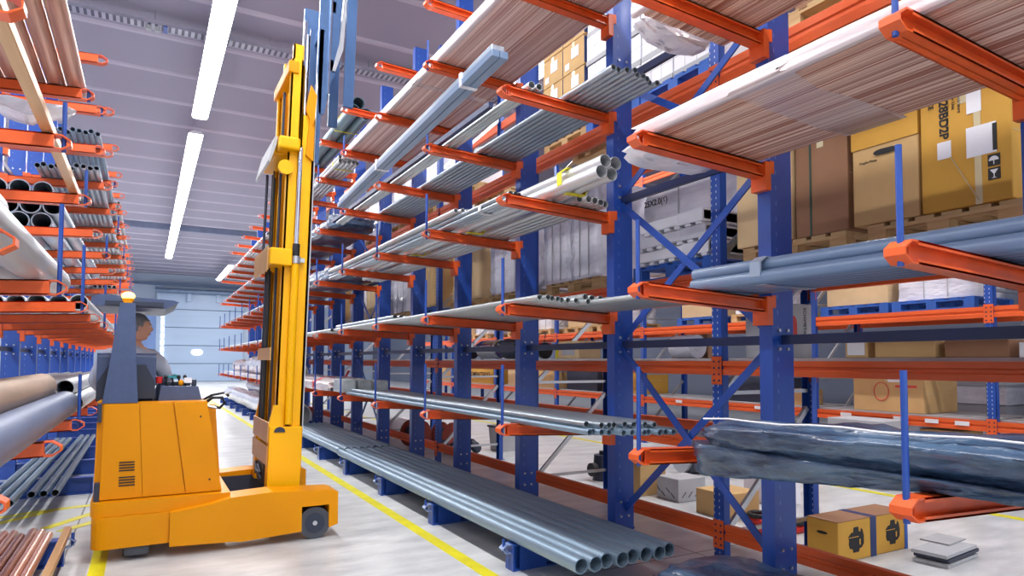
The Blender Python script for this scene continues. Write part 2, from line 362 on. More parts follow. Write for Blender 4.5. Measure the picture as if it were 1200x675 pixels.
def rack(side, name, label, ys, levels, X, stake_rules, H, Ltop):
    rt = thing(name, label, 'cantilever rack', (X, ys[0], 0))
    rz = 0 if side > 0 else PI
    cm = column_bm(H).mesh('column', M_BLUE); am = arm_bm(LR).mesh('arm', M_ORANGE); nm = nose_bm(LR).mesh('arm_end', M_ORANGE)
    bm = base_bm(LR - .02).mesh('base_arm', M_BLUEP); bn = base_nose_bm(LR - .02).mesh('end_stop', M_PALEB)
    bo = bolts_bm([.3, .42, 1.68, 1.8, 3.0, 3.1, 4.2], -.05).mesh('bolt', M_SILV)
    sm = {h: stake_bm(h).mesh('stake', M_BLUEP) for h in (.1, .3, .45, .55)}
    for k, y in enumerate(ys):
        yy = (y - ys[0])
        c = link('column', cm, rt, (0 if side > 0 else -.2, yy, 0))
        link('bolt', bo, c, (0, 0, 0))
        if side > 0 or k != 4:
            ba = link('base_arm', bm, rt, (0, yy, 0), (0, 0, rz)); link('end_stop', bn, ba)
            link('stake', sm[.1], ba, (-LR - .03, 0, .14))
        for l, z in enumerate(levels):
            if not Ltop(k, l): continue
            a = link('arm', am, rt, (0, yy, z), (0, 0, rz)); link('arm_end', nm, a)
            h = stake_rules(k, l)
            if h: link('stake', sm[h], a, (-LR - .045, 0, -.05))
    return rt
YR = [1.39] + [1.26 + 1.6 * i for i in range(1, 17)]
def stR(k, l):
    if k >= 10 and l in (0, 1, 2): return .45
    if l == 0: return .55 if k >= 0 else None
    return {1: .45 if k in (0, 1, 2, 3, 4, 5, 9, 11, 13) else None, 2: .45 if k in (0, 3, 4, 5, 6, 7, 8) else None, 3: .3 if k in (3, 5) else None,
            4: .3 if k in (3, 5, 6) else None, 5: None}[l]
RK = rack(1, 'cantilever_rack', 'tall blue and orange cantilever rack along the right side of the aisle', YR, RL, XR, stR, 6.35, lambda k, l: k < (15 if l == 5 else 17))
YL = [1.35, 2.92] + [1.45 + 1.6 * i for i in range(2, 16)]
LK = rack(-1, 'cantilever_rack', 'blue and orange cantilever rack along the left edge, beside the yellow truck', YL, LL, XL,
          lambda k, l: {0: .45 if k in (3, 5, 7, 9) else None, 1: .55 if k in (2, 3, 5, 7) else None, 2: .3 if k in (2, 3, 5, 8) else None, 3: .1 if k == 3 else (.3 if k > 5 and k % 2 else None), 4: .1 if k in (4, 6) else None, 5: None}[l], 6.35, lambda k, l: k >= 4 if l > 3 else (k >= 3 or k == 0 if l == 3 else True))
def braces(rt, side, cols, ys, xcols):
    X = .1 * side
    for i in range(len(ys) - 1):
        for z in ((1.74, 4.02) if i not in xcols else (1.74, 2.98, 4.02)):
            obj('tie_bar', MB().bar((X, ys[i] - ys[0] + .05, z), (X, ys[i + 1] - ys[0] - .05, z), .035, .06), M_NAVY, rt)
    for i in xcols:
        a, b = ys[i] - ys[0] + .05, ys[i + 1] - ys[0] - .05
        for z0, z1 in ((.36, 1.7), (1.8, 2.94), (3.04, 3.98)):
            obj('cross_brace', MB().bar((X - .012, a, z0), (X - .012, b, z1), .012, .055), M_BLUEP, rt)
            obj('cross_brace', MB().bar((X + .012, a, z1), (X + .012, b, z0), .012, .055), M_BLUEP, rt)
braces(RK, 1, None, YR, [1, 6, 11]); braces(LK, -1, None, YL, [4, 9])

# ------------------------------------------------------------------ long stock
PC = {}
def pmesh(r, w, Ln, m, n):
    key = (r, w, round(Ln, 2), m.name, n)
    if key not in PC: PC[key] = MB().pipe((0, 0, 0), (0, Ln, 0), r, w, n).mesh('pipe', m)
    return PC[key]
def pipes(name, cat, desc, where, grp, xs, zf, y0, Ln, r, m, w=None, jit=.03, n=16, start=0, side='aisle'):
    w = w or max(.003, r * .12); out = []
    for i, x in enumerate(xs):
        z = zf(x) if callable(zf) else zf
        o = link(name, pmesh(r, w, Ln, m, n), None, (x, y0 + random.uniform(-jit, jit), z + r + .001))
        lab = (f'{desc}, {ORD[i + start]} from the {side} {where}') if len(xs) > 1 or start else f'{desc} {where}'
        tag(o, lab, cat, grp); out.append(o)
    return out
def rng(a, d, n): return [a + d * i for i in range(n)]
# right rack, on the floor beams
pipes('steel_pipe', 'pipe', 'long steel pipe', 'in the near row on the right floor beams', 'near steel pipes on the floor beams', rng(2.53, .11, 8), .2, 3.6, 6.1, .053, M_STEELB, n=24)
pipes('steel_pipe', 'pipe', 'dark steel pipe', 'in the second row on the floor beams', 'second steel pipes on the floor beams', rng(2.56, .11, 8), .2, 9.85, 4.3, .05, M_STEELB)
# level 1
pipes('steel_tube', 'tube', 'thin galvanised tube', 'in the bottom layer on the lowest right arms', 'tubes in the bottom layer, lowest right arms', rng(2.56, .047, 16), lambda x: ztR(1, x), 3.52, 5.95, .0215, M_STEELB, jit=.05)
pipes('steel_tube', 'tube', 'thin galvanised tube', 'in the upper layer on the lowest right arms', 'tubes in the upper layer, lowest right arms', rng(2.6, .062, 11), lambda x: ztR(1, x) + .045, 3.62, 5.7, .0215, M_STEEL, jit=.09)
# level 2
pipes('steel_tube', 'tube', 'grey tube', 'in the front row on the second right arms', 'front row on the second right arms', rng(2.5, .05, 9), lambda x: ztR(2, x), 4.05, 5.9, .022, M_GALV, jit=.04)
pipes('steel_tube', 'tube', 'grey tube', 'in the inner row on the second right arms', 'inner row on the second right arms', rng(2.955, .05, 9), lambda x: ztR(2, x), 3.0, 6.9, .022, M_GALV, jit=.05)
pipes('steel_tube', 'tube', 'open-ended tube', 'on top of the inner second-level row', 'tubes lying on the inner row', rng(2.96, .08, 4), lambda x: ztR(2, x) + .046, 4.15, 5.5, .027, M_GALV, jit=.03)
pipes('steel_tube', 'tube', 'grey tube', 'in the far row on the second right arms', 'far row on the second right arms', rng(2.5, .06, 14), lambda x: ztR(2, x), 10.2, 5.8, .026, M_GALV, jit=.06)
pipes('steel_tube', 'tube', 'dark-ended tube', 'on top of the middle second-level row', 'tubes on top of the middle second-level row', rng(2.55, .07, 4), lambda x: ztR(2, x) + .046, 7.4, 2.65, .027, M_STEEL)
# level 3
pipes('steel_pipe', 'pipe', 'pale pipe', 'in the row under the yellow-strapped bundle', 'pale pipes under the strapped bundle', rng(3.03, .066, 5), lambda x: ztR(3, x), 4.3, 6, .031, M_ALU)
def bundle(name, label, cat, items, Ln, m, loc, strap=None, group=None, w=None, n=18):
    t = thing(name, label, cat, loc, group=group)
    for (x, z, r) in items: link('pipe', pmesh(r, w or r * .07, Ln, m, n), t, (x, random.uniform(-.02, .02), z))
    if strap:
        sm, ys, wd = strap
        x0 = min(i[0] - i[2] for i in items) - .004; x1 = max(i[0] + i[2] for i in items) + .004
        z0 = min(i[1] - i[2] for i in items) - .004; z1 = max(i[1] + i[2] for i in items) + .004
        c = .3 * (z1 - z0)
        out = [(x0 + c, z0), (x1 - c * .5, z0), (x1, z0 + c), (x1, z1 - c), (x1 - c, z1), (x0 + c, z1), (x0, z1 - c * .7), (x0, z0 + c)]
        for y in ys:
            mb = MB(); k = len(out)
            inn = [((p[0] - (x0 + x1) / 2) * .95 + (x0 + x1) / 2, (p[1] - (z0 + z1) / 2) * .95 + (z0 + z1) / 2) for p in out]
            for i in range(k):
                j = (i + 1) % k; mb.prism([out[i], out[j], inn[j], inn[i]], 'y', y, y + wd)
            obj('strap', mb, sm, t)
    return t
bundle('pipe_bundle', 'bundle of four pale pipes with a yellow strap beside the near blue column', 'pipe bundle',
       [(0, .052, .05), (.102, .052, .05), (.05, .142, .05), (.152, .142, .05)], 6.3, M_ALU, (2.79, 3.72, ztR(3, 2.79) + .002), (M_YELT, (.42, 2.2, 3.8), .06))
bundle('pipe_bundle', 'bundle of six thin tubes with a white strap on the third right arms', 'pipe bundle',
       [(i * .046, .022 + j * .045, .02) for j in range(2) for i in range(3)], 6, M_STEEL, (2.56, 4.62, ztR(3, 2.6)), (M_WHITE, (.5,), .05))
pipes('steel_tube', 'tube', 'slim silver tube', 'beside the six-tube bundle on the third right arms', 'slim tubes on the third right arms', rng(2.53, .05, 3), lambda x: ztR(3, x) + .097, 5.6, 4.9, .022, M_ALU)
# level 4
pipes('steel_tube', 'tube', 'paired tube', 'at the tips of the fourth right arms', 'pair of tubes at the tips of the fourth right arms', [2.62, 2.69], lambda x: ztR(4, x), 4.4, 6, .03, M_GALV)
pipes('steel_tube', 'tube', 'grey tube', 'in the flat row on the fourth right arms', 'flat row on the fourth right arms', rng(2.96, .055, 9), lambda x: ztR(4, x), 3.78, 6, .024, M_STEEL, jit=.05)
tag(obj('steel_bar', MB().box(2.5, 2.545, 4.9, 10.3, ztR(4, 2.5) + .001, ztR(4, 2.5) + .05), M_NAVY), 'dark square bar at the very tips of the fourth right arms', 'bar')
# level 5, far
bundle('pipe_bundle', 'bundle of white and grey tubes with a lime strap on the fifth right arms', 'pipe bundle',
       [(i * .066, .033 + j * .066, .03) for j in range(2) for i in range(5)], 5.8, M_ALU, (2.52, 9.9, ztR(5, 2.5)), (M_YELT, (.35,), .04))
for i, (x, z) in enumerate(((2.62, 0), (2.82, 0), (2.72, .165))):
    o = link('steel_pipe', pmesh(.092, .008, 6.2, M_DPIPE, 24), None, (x, 9.55 + .05 * i, ztR(6, x) + z + .094))
    tag(o, ['green-grey large pipe on the topmost right arms, outer one of three', 'green-grey large pipe on the topmost right arms, inner one of three', 'green-grey large pipe lying on top of two others on the topmost arms'][i], 'pipe', 'green-grey pipes on the topmost right arms')
mb = MB(); cpts = [(2.52, 0.0), (2.92, 0.0), (2.93, .12), (2.8, .30), (2.64, .30), (2.51, .12)]
mb.sweep([(p[0], 10.3, ztR(6, 2.7) + p[1] + .002 + (.0)) for p in cpts], .007, 6, closed=True)
tag(obj('strap', mb, M_YELT), 'lime strap around the three green-grey pipes on the topmost arms', 'strap')
# rows for the far part of the right rack
far = [(1, .055, 6, M_FILMP, 'pinkish wrapped tube'), (2, .033, 12, M_GALV, 'far grey tube'), (3, .035, 12, M_STEEL, 'far blue-grey tube'), (4, .035, 12, M_STEEL, 'far steel tube'), (5, .04, 10, M_ALU, 'far silver tube')]
for l, r, n, m, d in far:
    nm = ['lowest', 'second', 'third', 'fourth', 'fifth'][l - 1]
    pipes('steel_tube', 'tube', d, f'at the far end of the {nm} right arms', f'far tubes on the {nm} right arms', rng(2.5, 2 * r + .008, n if l > 1 else 7), lambda x, l=l: ztR(l, x), 16.5, 9.8, r, m, n=10, jit=.1)
for l, y0, nn in ((5, 16.2, 2), ):
    pass
# left rack
pipes('copper_pipe', 'pipe', 'reddish brown pipe', 'in the overhead row on the left rack', 'overhead brown pipes on the left rack', rng(-.548, -.135, 7), lambda x: ztL(4, x), .3, 6.15, .063, M_BROWN, n=24)
pipes('copper_bar', 'bar', 'shiny copper tube', 'in the row on the near left floor beams', 'copper tubes on the near left floor beams', rng(-.63, -.062, 9), .2, .9, 5.45, .03, M_COPBAR, jit=.14)
tag(obj('copper_bar', MB().box(-.545, -.495, .9, 6.45, .201, .251), M_GOLD, bevel=.004), 'single square copper bar beside the stake on the left floor beam', 'bar')
tag(obj('copper_bar', MB().box(-.565, -.505, .8, 6.5, ztL(3, -.5) + .003, ztL(3, -.5) + .063), M_GOLD, bevel=.005), 'square brown bar rising across the third arms of the left rack', 'bar')
pipes('steel_pipe', 'pipe', 'large pale pipe', 'on the near second arms of the left rack', 'large pale pipes on the left rack', rng(-.6, -.213, 4), lambda x: ztL(2, x), -.6, 6.4, .103, M_PALE, n=28)
pipes('steel_pipe', 'pipe', 'large pale pipe', 'in the upper layer on the left rack', 'large pale pipes in the upper layer', rng(-.71, -.215, 3), lambda x: ztL(2, x) + .18, -.6, 4.6, .1, M_PALE, n=28)
pipes('steel_pipe', 'pipe', 'wide grey pipe', 'in the row ending beside the truck roof', 'wide pipes on the second left arms', rng(-.56, -.158, 6), lambda x: ztL(2, x), 7.3, 6, .076, M_PALE, n=24)
for row, (xs, z) in enumerate(((rng(-.95, -.185, 3), 0), (rng(-.86, -.185, 3), .16), (rng(-.95, -.185, 3), .321))):
    pipes('steel_pipe', 'pipe', 'big hollow pipe', 'in the %s layer of the left stack' % ['bottom', 'middle', 'top'][row], 'big pipes stacked on the left rack', xs, lambda x, z=z: ztL(3, x) + z, 8.02, 6, .09, M_STEEL, n=28)
tag(link('steel_pipe', pmesh(.105, .006, 7.4, M_BGREY, 28), None, (-.585, -.8, ztL(1, -.57) + .107)), 'thick blue-grey pipe at the tips of the lowest left arms', 'pipe')
tag(link('steel_pipe', pmesh(.105, .006, 7.3, M_TAN, 28), None, (-.735, -.8, ztL(1, -.8) + .268)), 'thick tan pipe lying above the blue-grey one on the lowest left arms', 'pipe')
tag(link('steel_pipe', pmesh(.105, .006, 7.2, M_DPIPE, 24), None, (-.89, -.8, ztL(1, -.89) + .107)), 'dark pipe under and behind the tan pipe on the lowest left arms', 'pipe')
pipes('steel_pipe', 'pipe', 'white-grey pipe', 'in the bottom layer behind the thick pipes', 'white-grey pipes behind the thick pipes', rng(-.56, -.165, 6), lambda x: ztL(1, x), 7.1, 6, .078, M_PALE, n=24)
pipes('steel_pipe', 'pipe', 'white-grey pipe', 'in the upper layer behind the thick pipes', 'white-grey pipes in the upper layer', rng(-.64, -.165, 5), lambda x: ztL(1, x) + .14, 7.2, 6, .078, M_PALE, n=24)
for i, (x, yaw) in enumerate(((-.78, .002), (-.88, .0), (-.98, -.002), (-1.1, .002), (-1.2, .0), (-1.3, -.002))):
    o = link('steel_tube', pmesh(.036, .004, 5.8, M_STEELB, 18), None, (x, 8.2 - (.4 if i > 2 else 0), .238), (0, 0, yaw))
    tag(o, f'slim blue-grey pipe, {ORD[i]} from the aisle on the left floor beams', 'tube', 'slim pipes on the left floor beams')
for l, y0, n, r, m in ((4, 8.9, 10, .03, M_STEEL), (3, 14.2, 9, .035, M_STEEL), (4, 15.0, 9, .035, M_GALV), (5, 8.9, 8, .028, M_STEELB), (5, 15, 8, .03, M_STEEL), (2, 13.8, 9, .04, M_STEEL), (1, 13.6, 7, .06, M_PALE), (6, 15.2, 8, .03, M_GALV)):
    nm = ['', 'lowest', 'second', 'third', 'fourth', 'fifth', 'topmost'][l]
    w = 'far' if y0 > 10 else 'middle'
    pipes('steel_tube', 'tube', 'slim tube', f'in the {w} row on the {nm} left arms', f'{w} tubes on the {nm} left arms', rng(-.55, -2.1 * r, n), lambda x, l=l: ztL(l, x), y0, 6, r, m, n=10, jit=.08)

# ------------------------------------------------------------------ wrapped bundles
def lumpy(poly, y0, y1, ny, amp, seed, taper=.0, sub=4, fine=0, cr=0, sag=0, ya=0, sagb=0):
    """closed cross-section swept along Y with folds; the ends gather"""
    rnd = random.Random(seed); pts = []
    k = len(poly)
    for i in range(k):
        a, b = poly[i], poly[(i + 1) % k]
        for j in range(sub): pts.append((a[0] + (b[0] - a[0]) * j / sub, a[1] + (b[1] - a[1]) * j / sub))
    cx = sum(p[0] for p in pts) / len(pts); cz = sum(p[1] for p in pts) / len(pts); zb = min(p[1] for p in pts); zt_ = max(p[1] for p in pts)
    n = len(pts); vs = []; ph = [rnd.uniform(0, 6.28) for _ in range(n)]; ph2 = [rnd.uniform(0, 6.28) for _ in range(n)]
    for i in range(ny + 1):
        u = i / ny; e = min(u, 1 - u) * (y1 - y0); s = 1 - taper * max(0, 1 - e / .25) ** 2
        for q, (x, z) in enumerate(pts):
            dx, dz = x - cx, z - cz; d = math.hypot(dx, dz) or 1
            a = amp * (math.sin(ph[q] + u * (y1 - y0) * 2.3) * .6 + math.sin(ph2[q] + u * (y1 - y0) * 9) * .4) if z > zb + .02 else 0
            if cr: a += rnd.uniform(-cr, cr)
            if fine: a += fine * (1 if q % 2 else -1)
            vs.append((cx + dx * s * (1 + a / d), y0 + (y1 - y0) * u + rnd.uniform(-.02, .02) * (1 if 0 < i < ny else 2), max(zb, cz + dz * s * (1 + a / d)) - sag * max(0, (y0 + (y1 - y0) * u - ya) / (y1 - ya)) ** 1.0 * (1 if not sagb else (zt_ - z) / (zt_ - zb))))
    mb = MB()
    mb.add(vs, [(i * n + q, i * n + (q + 1) % n, (i + 1) * n + (q + 1) % n, (i + 1) * n + q) for i in range(ny) for q in range(n)], not fine)
    mb.add(vs, [tuple(range(n)), tuple(range(ny * n, ny * n + n))[::-1]], False)
    return mb
def copper_bundle(label, x0, x1, zf, y0, y1, h, seed, wraps, edge=True):
    t = thing('copper_tube_bundle', label, 'tube bundle', (0, y0, 0), group=None)
    zb0, zb1 = zf(x0) + .004, zf(x1) + .004; zb = max(zb0, zb1)
    Ln = y1 - y0; mb = MB(); n = int((x1 - x0 - .1) / .021)
    # close packed thin tubes, layer by layer, as one ribbed body
    top = h; prof = []
    for i in range(n): # underside ribs
        x = x0 + .05 + .021 * i
        for a in range(5):
            an = PI + PI * a / 4; prof.append((x + .0105 + .0105 * math.cos(an), .0105 + .0105 * math.sin(an)))
    m = int(h / .021)
    for i in range(1, m):
        z = .021 * i; xx = x1 - .02 - .04 * (i / m)
        prof += [(xx, z), (xx + .010, z + .0105)]
    for i in range(n):
        x = x1 - .06 - .021 * i
        prof += [(x, top), (x - .0105, top + .009)]
    for i in range(1, m):
        z = top - .021 * i; xx = x0 + .0 + .04 * (1 - i / m) * .5
        prof += [(xx + .012, z), (xx, z - .0105)]
    sl = (zf(x1) - zf(x0)) / (x1 - x0)
    prof = [(x, z + zf(x0) + .003 + sl * (x - x0)) for x, z in prof]
    k = len(prof); vs = [(x, yy, z) for yy in (0, Ln) for x, z in prof]
    mb.add(vs, [(q, (q + 1) % k, k + (q + 1) % k, k + q)[::-1] for q in range(k)], False)
    mb.add(vs, [tuple(range(k))[::-1], tuple(range(k, 2 * k))], False)
    obj('tube', mb, M_COPPER if seed < 5 else M_COPPER2, t)
    z0 = zf(x0) + .003; z1 = zf(x1) + .003
    obj('film_edge', lumpy([(x0 - .008, z0 + .0), (x0 + .03, z0 + .001), (x0 + .05, z0 + top + .012), (x0 - .012, z0 + top + .006)], -.04, Ln + .05, 40, .004, seed), M_FILMP, t)
    for (ya, yb) in wraps:
        a = -.001
        pl = [(x0 - .02, z0 + .01), (x0 + .03, z0 - a), (x1 - .01, z1 - a), (x1 + .004, z1 + .02), (x1 - .03, z1 + top + .01), (x0, z0 + top + .016)]
        obj('film_band', lumpy(pl, ya, yb, 8, .002, seed + 3), mat_band, t)
    return t
mat_band = mat('clear_film_over_copper', (196, 174, 170), .2, 0, scale=(40, 1, 40), c2=(214, 200, 204), coat=.8)
copper_bundle('film-wrapped copper tube bundle on the third arms at the right, above the cartons', 2.5, 3.42, lambda x: ztR(3, x), -1.5, 2.95, .07, 3, [(2.25, 2.5), (3.45, 3.75)])
copper_bundle('film-wrapped copper tube bundle on the fourth arms at the top right', 2.62, 3.42, lambda x: ztR(4, x), -1.5, 3.1, .07, 4, [(3.5, 3.8)])
copper_bundle('long wrapped copper tube bundle on the fifth arms, highest in view', 2.5, 3.42, lambda x: ztR(5, x), 3.4, 9.65, .09, 5, [(3.2, 3.3)])
tag(obj('plastic_film', lumpy([(2.62, ztR(3, 2.5) - .05), (2.9, ztR(3, 2.5) - .08), (3.2, ztR(3, 3.2) - .03), (3.25, ztR(3, 3.2) + .05), (2.6, ztR(3, 2.6) + .06), (2.54, ztR(3, 2.5) + .02)], 3.0, 3.2, 8, .01, 21, .12), M_FILM),
    'loose white film hanging from the end of the third-level copper bundle', 'plastic film')
tag(obj('plastic_film', lumpy([(2.85, ztR(4, 2.7) - .03), (3.0, ztR(4, 3.0) - .05), (3.3, ztR(4, 3.3) - .01), (3.3, ztR(4, 3.3) + .05), (2.7, ztR(4, 2.7) + .05)], 3.15, 3.28, 8, .008, 22, .1), M_FILM),
    'loose white film hanging from the end of the fourth-level copper bundle', 'plastic film')
tag(obj('plastic_film', lumpy([(-1.0, 3.42), (-.8, 3.38), (-.55, 3.5), (-.5, 3.53), (-1.1, 3.53)], 5.9, 6.15, 6, .02, 23, .2), M_FILM),
    'white film hanging under the overhead arm of the left rack', 'plastic film')
# grey plastic pipes on the second arms
bundle('pipe_bundle', 'bundle of slate-blue plastic pipes with clear tape on the second right arms', 'pipe bundle',
       [(i * .082 + j * .041, .042 + j * .072, .04) for j in range(2) for i in range(6 - j)], 4.6, M_PVC, (2.96, -1.6, ztR(2, 2.92)), (M_PTAPE, (4.05,), .07))
# navy sheeted bundles
def tarp(label, poly, y0, y1, seed, amp=.02, cords=True, name='sheeted_bundle', sag=0, ya=0, sagb=0):
    t = thing(name, label, 'wrapped bundle', (0, y0, 0))
    obj('plastic_sheet', lumpy(poly, 0, y1 - y0, int((y1 - y0) * 14), amp, seed, .45, 6, cr=.013, sag=sag, ya=ya, sagb=sagb), M_TARP, t)
    if cords:
        xs = min(p[0] for p in poly); zt = max(p[1] for p in poly)
        obj('white_cord', MB().sweep([(xs + .06 + .015 * math.sin(i * .9), .1 + (y1 - y0 - .2) * i / 24, zt - .0 + .006 * math.sin(i * 1.7) - sag * max(0, (.1 + (y1 - y0 - .2) * i / 24 - ya) / (y1 - y0 - ya)) ** 1.4) for i in range(25)], .005, 6), M_WHITE, t)
    return t
za = ztR(1, 2.9)
tarp('navy plastic-sheeted bundle, upper of two, on the lowest right arm', [(2.54, za + .08), (3.25, za + .05), (3.3, za + .11), (3.0, za + .2), (2.62, za + .235), (2.47, za + .19)], -1.4, 2.6, 31, sag=.03, ya=2.85)
tarp('navy plastic-sheeted bundle, lower of two, drooping over the lowest right arm', [(2.56, za + .024), (3.28, za + .0), (3.3, za + .03), (3.2, za + .045), (2.7, za + .078), (2.5, za + .078)], -1.4, 2.72, 32, .012, False, sag=.19, ya=2.75, sagb=1)
tarp('navy plastic-sheeted bundle lying on the near floor beam', [(2.6, .21), (3.35, .21), (3.4, .34), (3.2, .4), (2.7, .38), (2.55, .3)], -1.2, 3.1, 33, .03, False)
tarp('dark sheeted bundle with loose folds on the fourth arms, beside the mast', [(2.54, ztR(4, 2.5) + .002), (3.3, ztR(4, 2.5) + .002), (3.3, ztR(4, 2.5) + .2), (2.62, ztR(4, 2.5) + .22)], 10.5, 15.8, 34, .05, False)
tarp('dark sheeted bundle on the third arms below another, beside the mast', [(2.54, ztR(3, 2.5) + .002), (3.3, ztR(3, 2.5) + .002), (3.3, ztR(3, 2.5) + .2), (2.62, ztR(3, 2.5) + .25)], 10.6, 15.8, 35, .05, False)
# far wrapped goods behind the mast
def roll(label, x, y0, y1, zb, r, seed, m=None):
    poly = [(x + r * math.cos(a * PI / 6), zb + r + r * math.sin(a * PI / 6)) for a in range(12)]
    tag(obj('wrapped_roll', lumpy(poly, y0, y1, 30, .025, seed, .25, 2), m or M_FILM), label, 'wrapped roll', 'wrapped rolls at the far right')
roll('large foil-wrapped roll on the floor beams behind the mast, aisle side', 2.74, 16.1, 26, .203, .24, 41)
roll('large foil-wrapped roll on the floor beams behind the mast, inner side', 3.22, 16.1, 24, .203, .2, 42)
roll('foil-wrapped roll lying on top of two others behind the mast', 2.98, 16.6, 23, .655, .14, 43)
roll('white wrapped roll on the lowest right arms behind the mast', 2.82, 16.2, 21, ztR(1, 2.6) + .115, .25, 44)
roll('white wrapped roll far along the lowest right arms', 2.9, 21.4, 25.5, ztR(1, 2.6) + .115, .2, 45, M_FILMP)
t = thing('wrapped_tubes', 'pink film-wrapped tube bundle with red tape on the lowest right arms', 'tube bundle', (2.5, 10.35, ztR(1, 2.5)))
obj('film', lumpy([(0, .004), (.8, .0), (.82, .12), (.6, .2), (.2, .2), (0, .13)], .12, 3.8, 40, .02, 46, .05), M_FILMP, t)
mb = MB()
for i in range(11): mb.pipe((.05 + .068 * i, 0, .036), (.05 + .068 * i, .3, .036), .03, .004, 12)
obj('tube_ends', mb, M_SILV, t)
obj('red_tape', lumpy([(-.01, .0), (.81, -.004), (.83, .125), (.6, .21), (.2, .21), (-.01, .14)], 1.0, 1.12, 3, .01, 47), M_RED, t)
obj('red_tape', MB().bar((.5, .9, .2), (.75, 1.6, .3), .04, .01), M_RED, t)
for i, (x, y) in enumerate(((2.6, 9.55), (2.85, 9.6), (3.12, 9.62))):
    o = obj('metal_block', MB().box(-.1, .1, 0, .5, 0, .19).box(-.105, .105, .1, .14, -.0, .195).box(-.105, .105, .35, .39, -.0, .195), M_GALV, None, (x, y, ztR(1, x) + .025), bevel=.01)
    tag(o, f'galvanised metal block behind the tubes, {ORD[i]} from the aisle', 'metal block', 'metal blocks on the lowest right arms')
for lab, x, y, z, r in (('wide white-lipped pipe on the lowest right arms right of the mast', 2.8, 14.3, ztR(1, 2.6), .23), ('wide white-lipped pipe on the floor beams right of the mast', 2.85, 14.3, .2, .25)):
    o = link('large_pipe', pmesh(r, .03, 1.65, M_PALE, 32), None, (x, y, z + r + .002)); tag(o, lab, 'pipe')

# ------------------------------------------------------------------ pallet racks
def pallet_rack(label, X, D, ys, H, levels, deck=None, rear=True):
    t = thing('pallet_rack', label, 'pallet rack', (X, ys[0], 0))
    pm = MB().box(-.035, .035, -.05, -.046, 0, H).box(-.035, .035, .046, .05, 0, H).box(-.035, -.031, -.05, .05, 0, H).box(-.06, .06, -.07, .07, 0, .008).mesh('post', M_BLUEH)
    cb = MB()
    for i in range(int(H / 1.1)):
        z = .25 + 1.1 * i; cb.bar((.04, 0, z), (D - .04, 0, z + .95), .03, .045); cb.bar((.04, 0, z), (D - .04, 0, z), .03, .03)
    cm = cb.mesh('frame_brace', M_SILV)
    for y in ys:
        for x in (0, D):
            p = link('post', pm, t, (x, y - ys[0], 0), (0, 0, 0 if x == 0 else PI))
        link('frame_brace', cm, t, (0, y - ys[0], 0))
    con = {}
    for a, b in zip(ys[:-1], ys[1:]):
        for z, h in levels:
            if z == .93 and a < 1: continue
            for x in ((0, D) if z > .3 else (0,)):
                s = -1 if x == 0 else 1
                mb = MB(); y0, y1 = a - ys[0] + .05, b - ys[0] - .05
                mb.prism([(-.03 * 1, z - h / 2), (.02, z - h / 2), (.02, z + h / 2), (-.03, z + h / 2), (-.03, z + .15 * h), (-.018, z + .08 * h), (-.018, z - .08 * h), (-.03, z - .15 * h)], 'y', y0, y1, M=Matrix.Translation((x, 0, 0)) @ Matrix.Diagonal((-s, 1, 1, 1)) if s > 0 else Matrix.Translation((x, 0, 0)))
                bo = obj('beam', mb, M_ORANGE2, t)
                k = (s,)
                if k not in con:
                    c = MB(); c.box(s * .037, s * .042, -.048, .0, -.11, .11).box(s * .037, s * .042, -.0, .0, -.1, .1)
                    c.box(min(s * -.0, s * .042), max(s * -.0, s * .042), .0, .004, -.11, .11)
                    for q in range(4): c.cyl((s * .042, -.024, -.08 + .05 * q), (s * .045, -.024, -.08 + .05 * q), .009, n=8, mi=1)
                    con[k] = c.mesh('beam_connector', [M_ORANGE2, M_NAVY])
                c1 = link('beam_connector', con[k], bo, (x, y0, z - .02)); c2 = link('beam_connector', con[k], bo, (x, y1 + .048, z - .02))
    if deck:
        for z in deck:
            for a, b in zip(ys[:-1], ys[1:]): obj('deck', MB().box(.03, D - .03, a - ys[0] + .06, b - ys[0] - .06, z, z + .02), M_SAND, t)
    return t
Y1 = [.88 + 2.87 * i for i in range(9)]
pallet_rack('blue and orange pallet rack behind the right cantilever rack, loaded with cartons', 3.99, 1.08, Y1, 6.6, [(.27, .12), (.93, .1), (1.55, .11), (2.27, .12), (3.9, .17), (5.5, .12)], [1.606])
Y2 = [.9, 3.96, 6.3, 10.1, 13.26, 16.4, 19.4, 22.4]
pallet_rack('far pallet rack across the second gangway with shelf labels on its beams', 8.63, 1.08, Y2, 6.4, [(.85, .12), (1.5, .11), (2.19, .13), (3.6, .12), (5.2, .12)], [.912])
for i in range(7):
    y = [4.2, 4.55, 4.95, 5.7, 7.2, 7.9, 9.0][i]
    tag(obj('shelf_label', MB().box(8.588, 8.594, y, y + .16, .84, .89), M_WHITE), f'white label on the low orange beam of the far rack, {["nearest", "second", "third", "fourth", "fifth", "sixth", "seventh"][i]} from the right', 'label', 'labels on the low beam of the far rack')

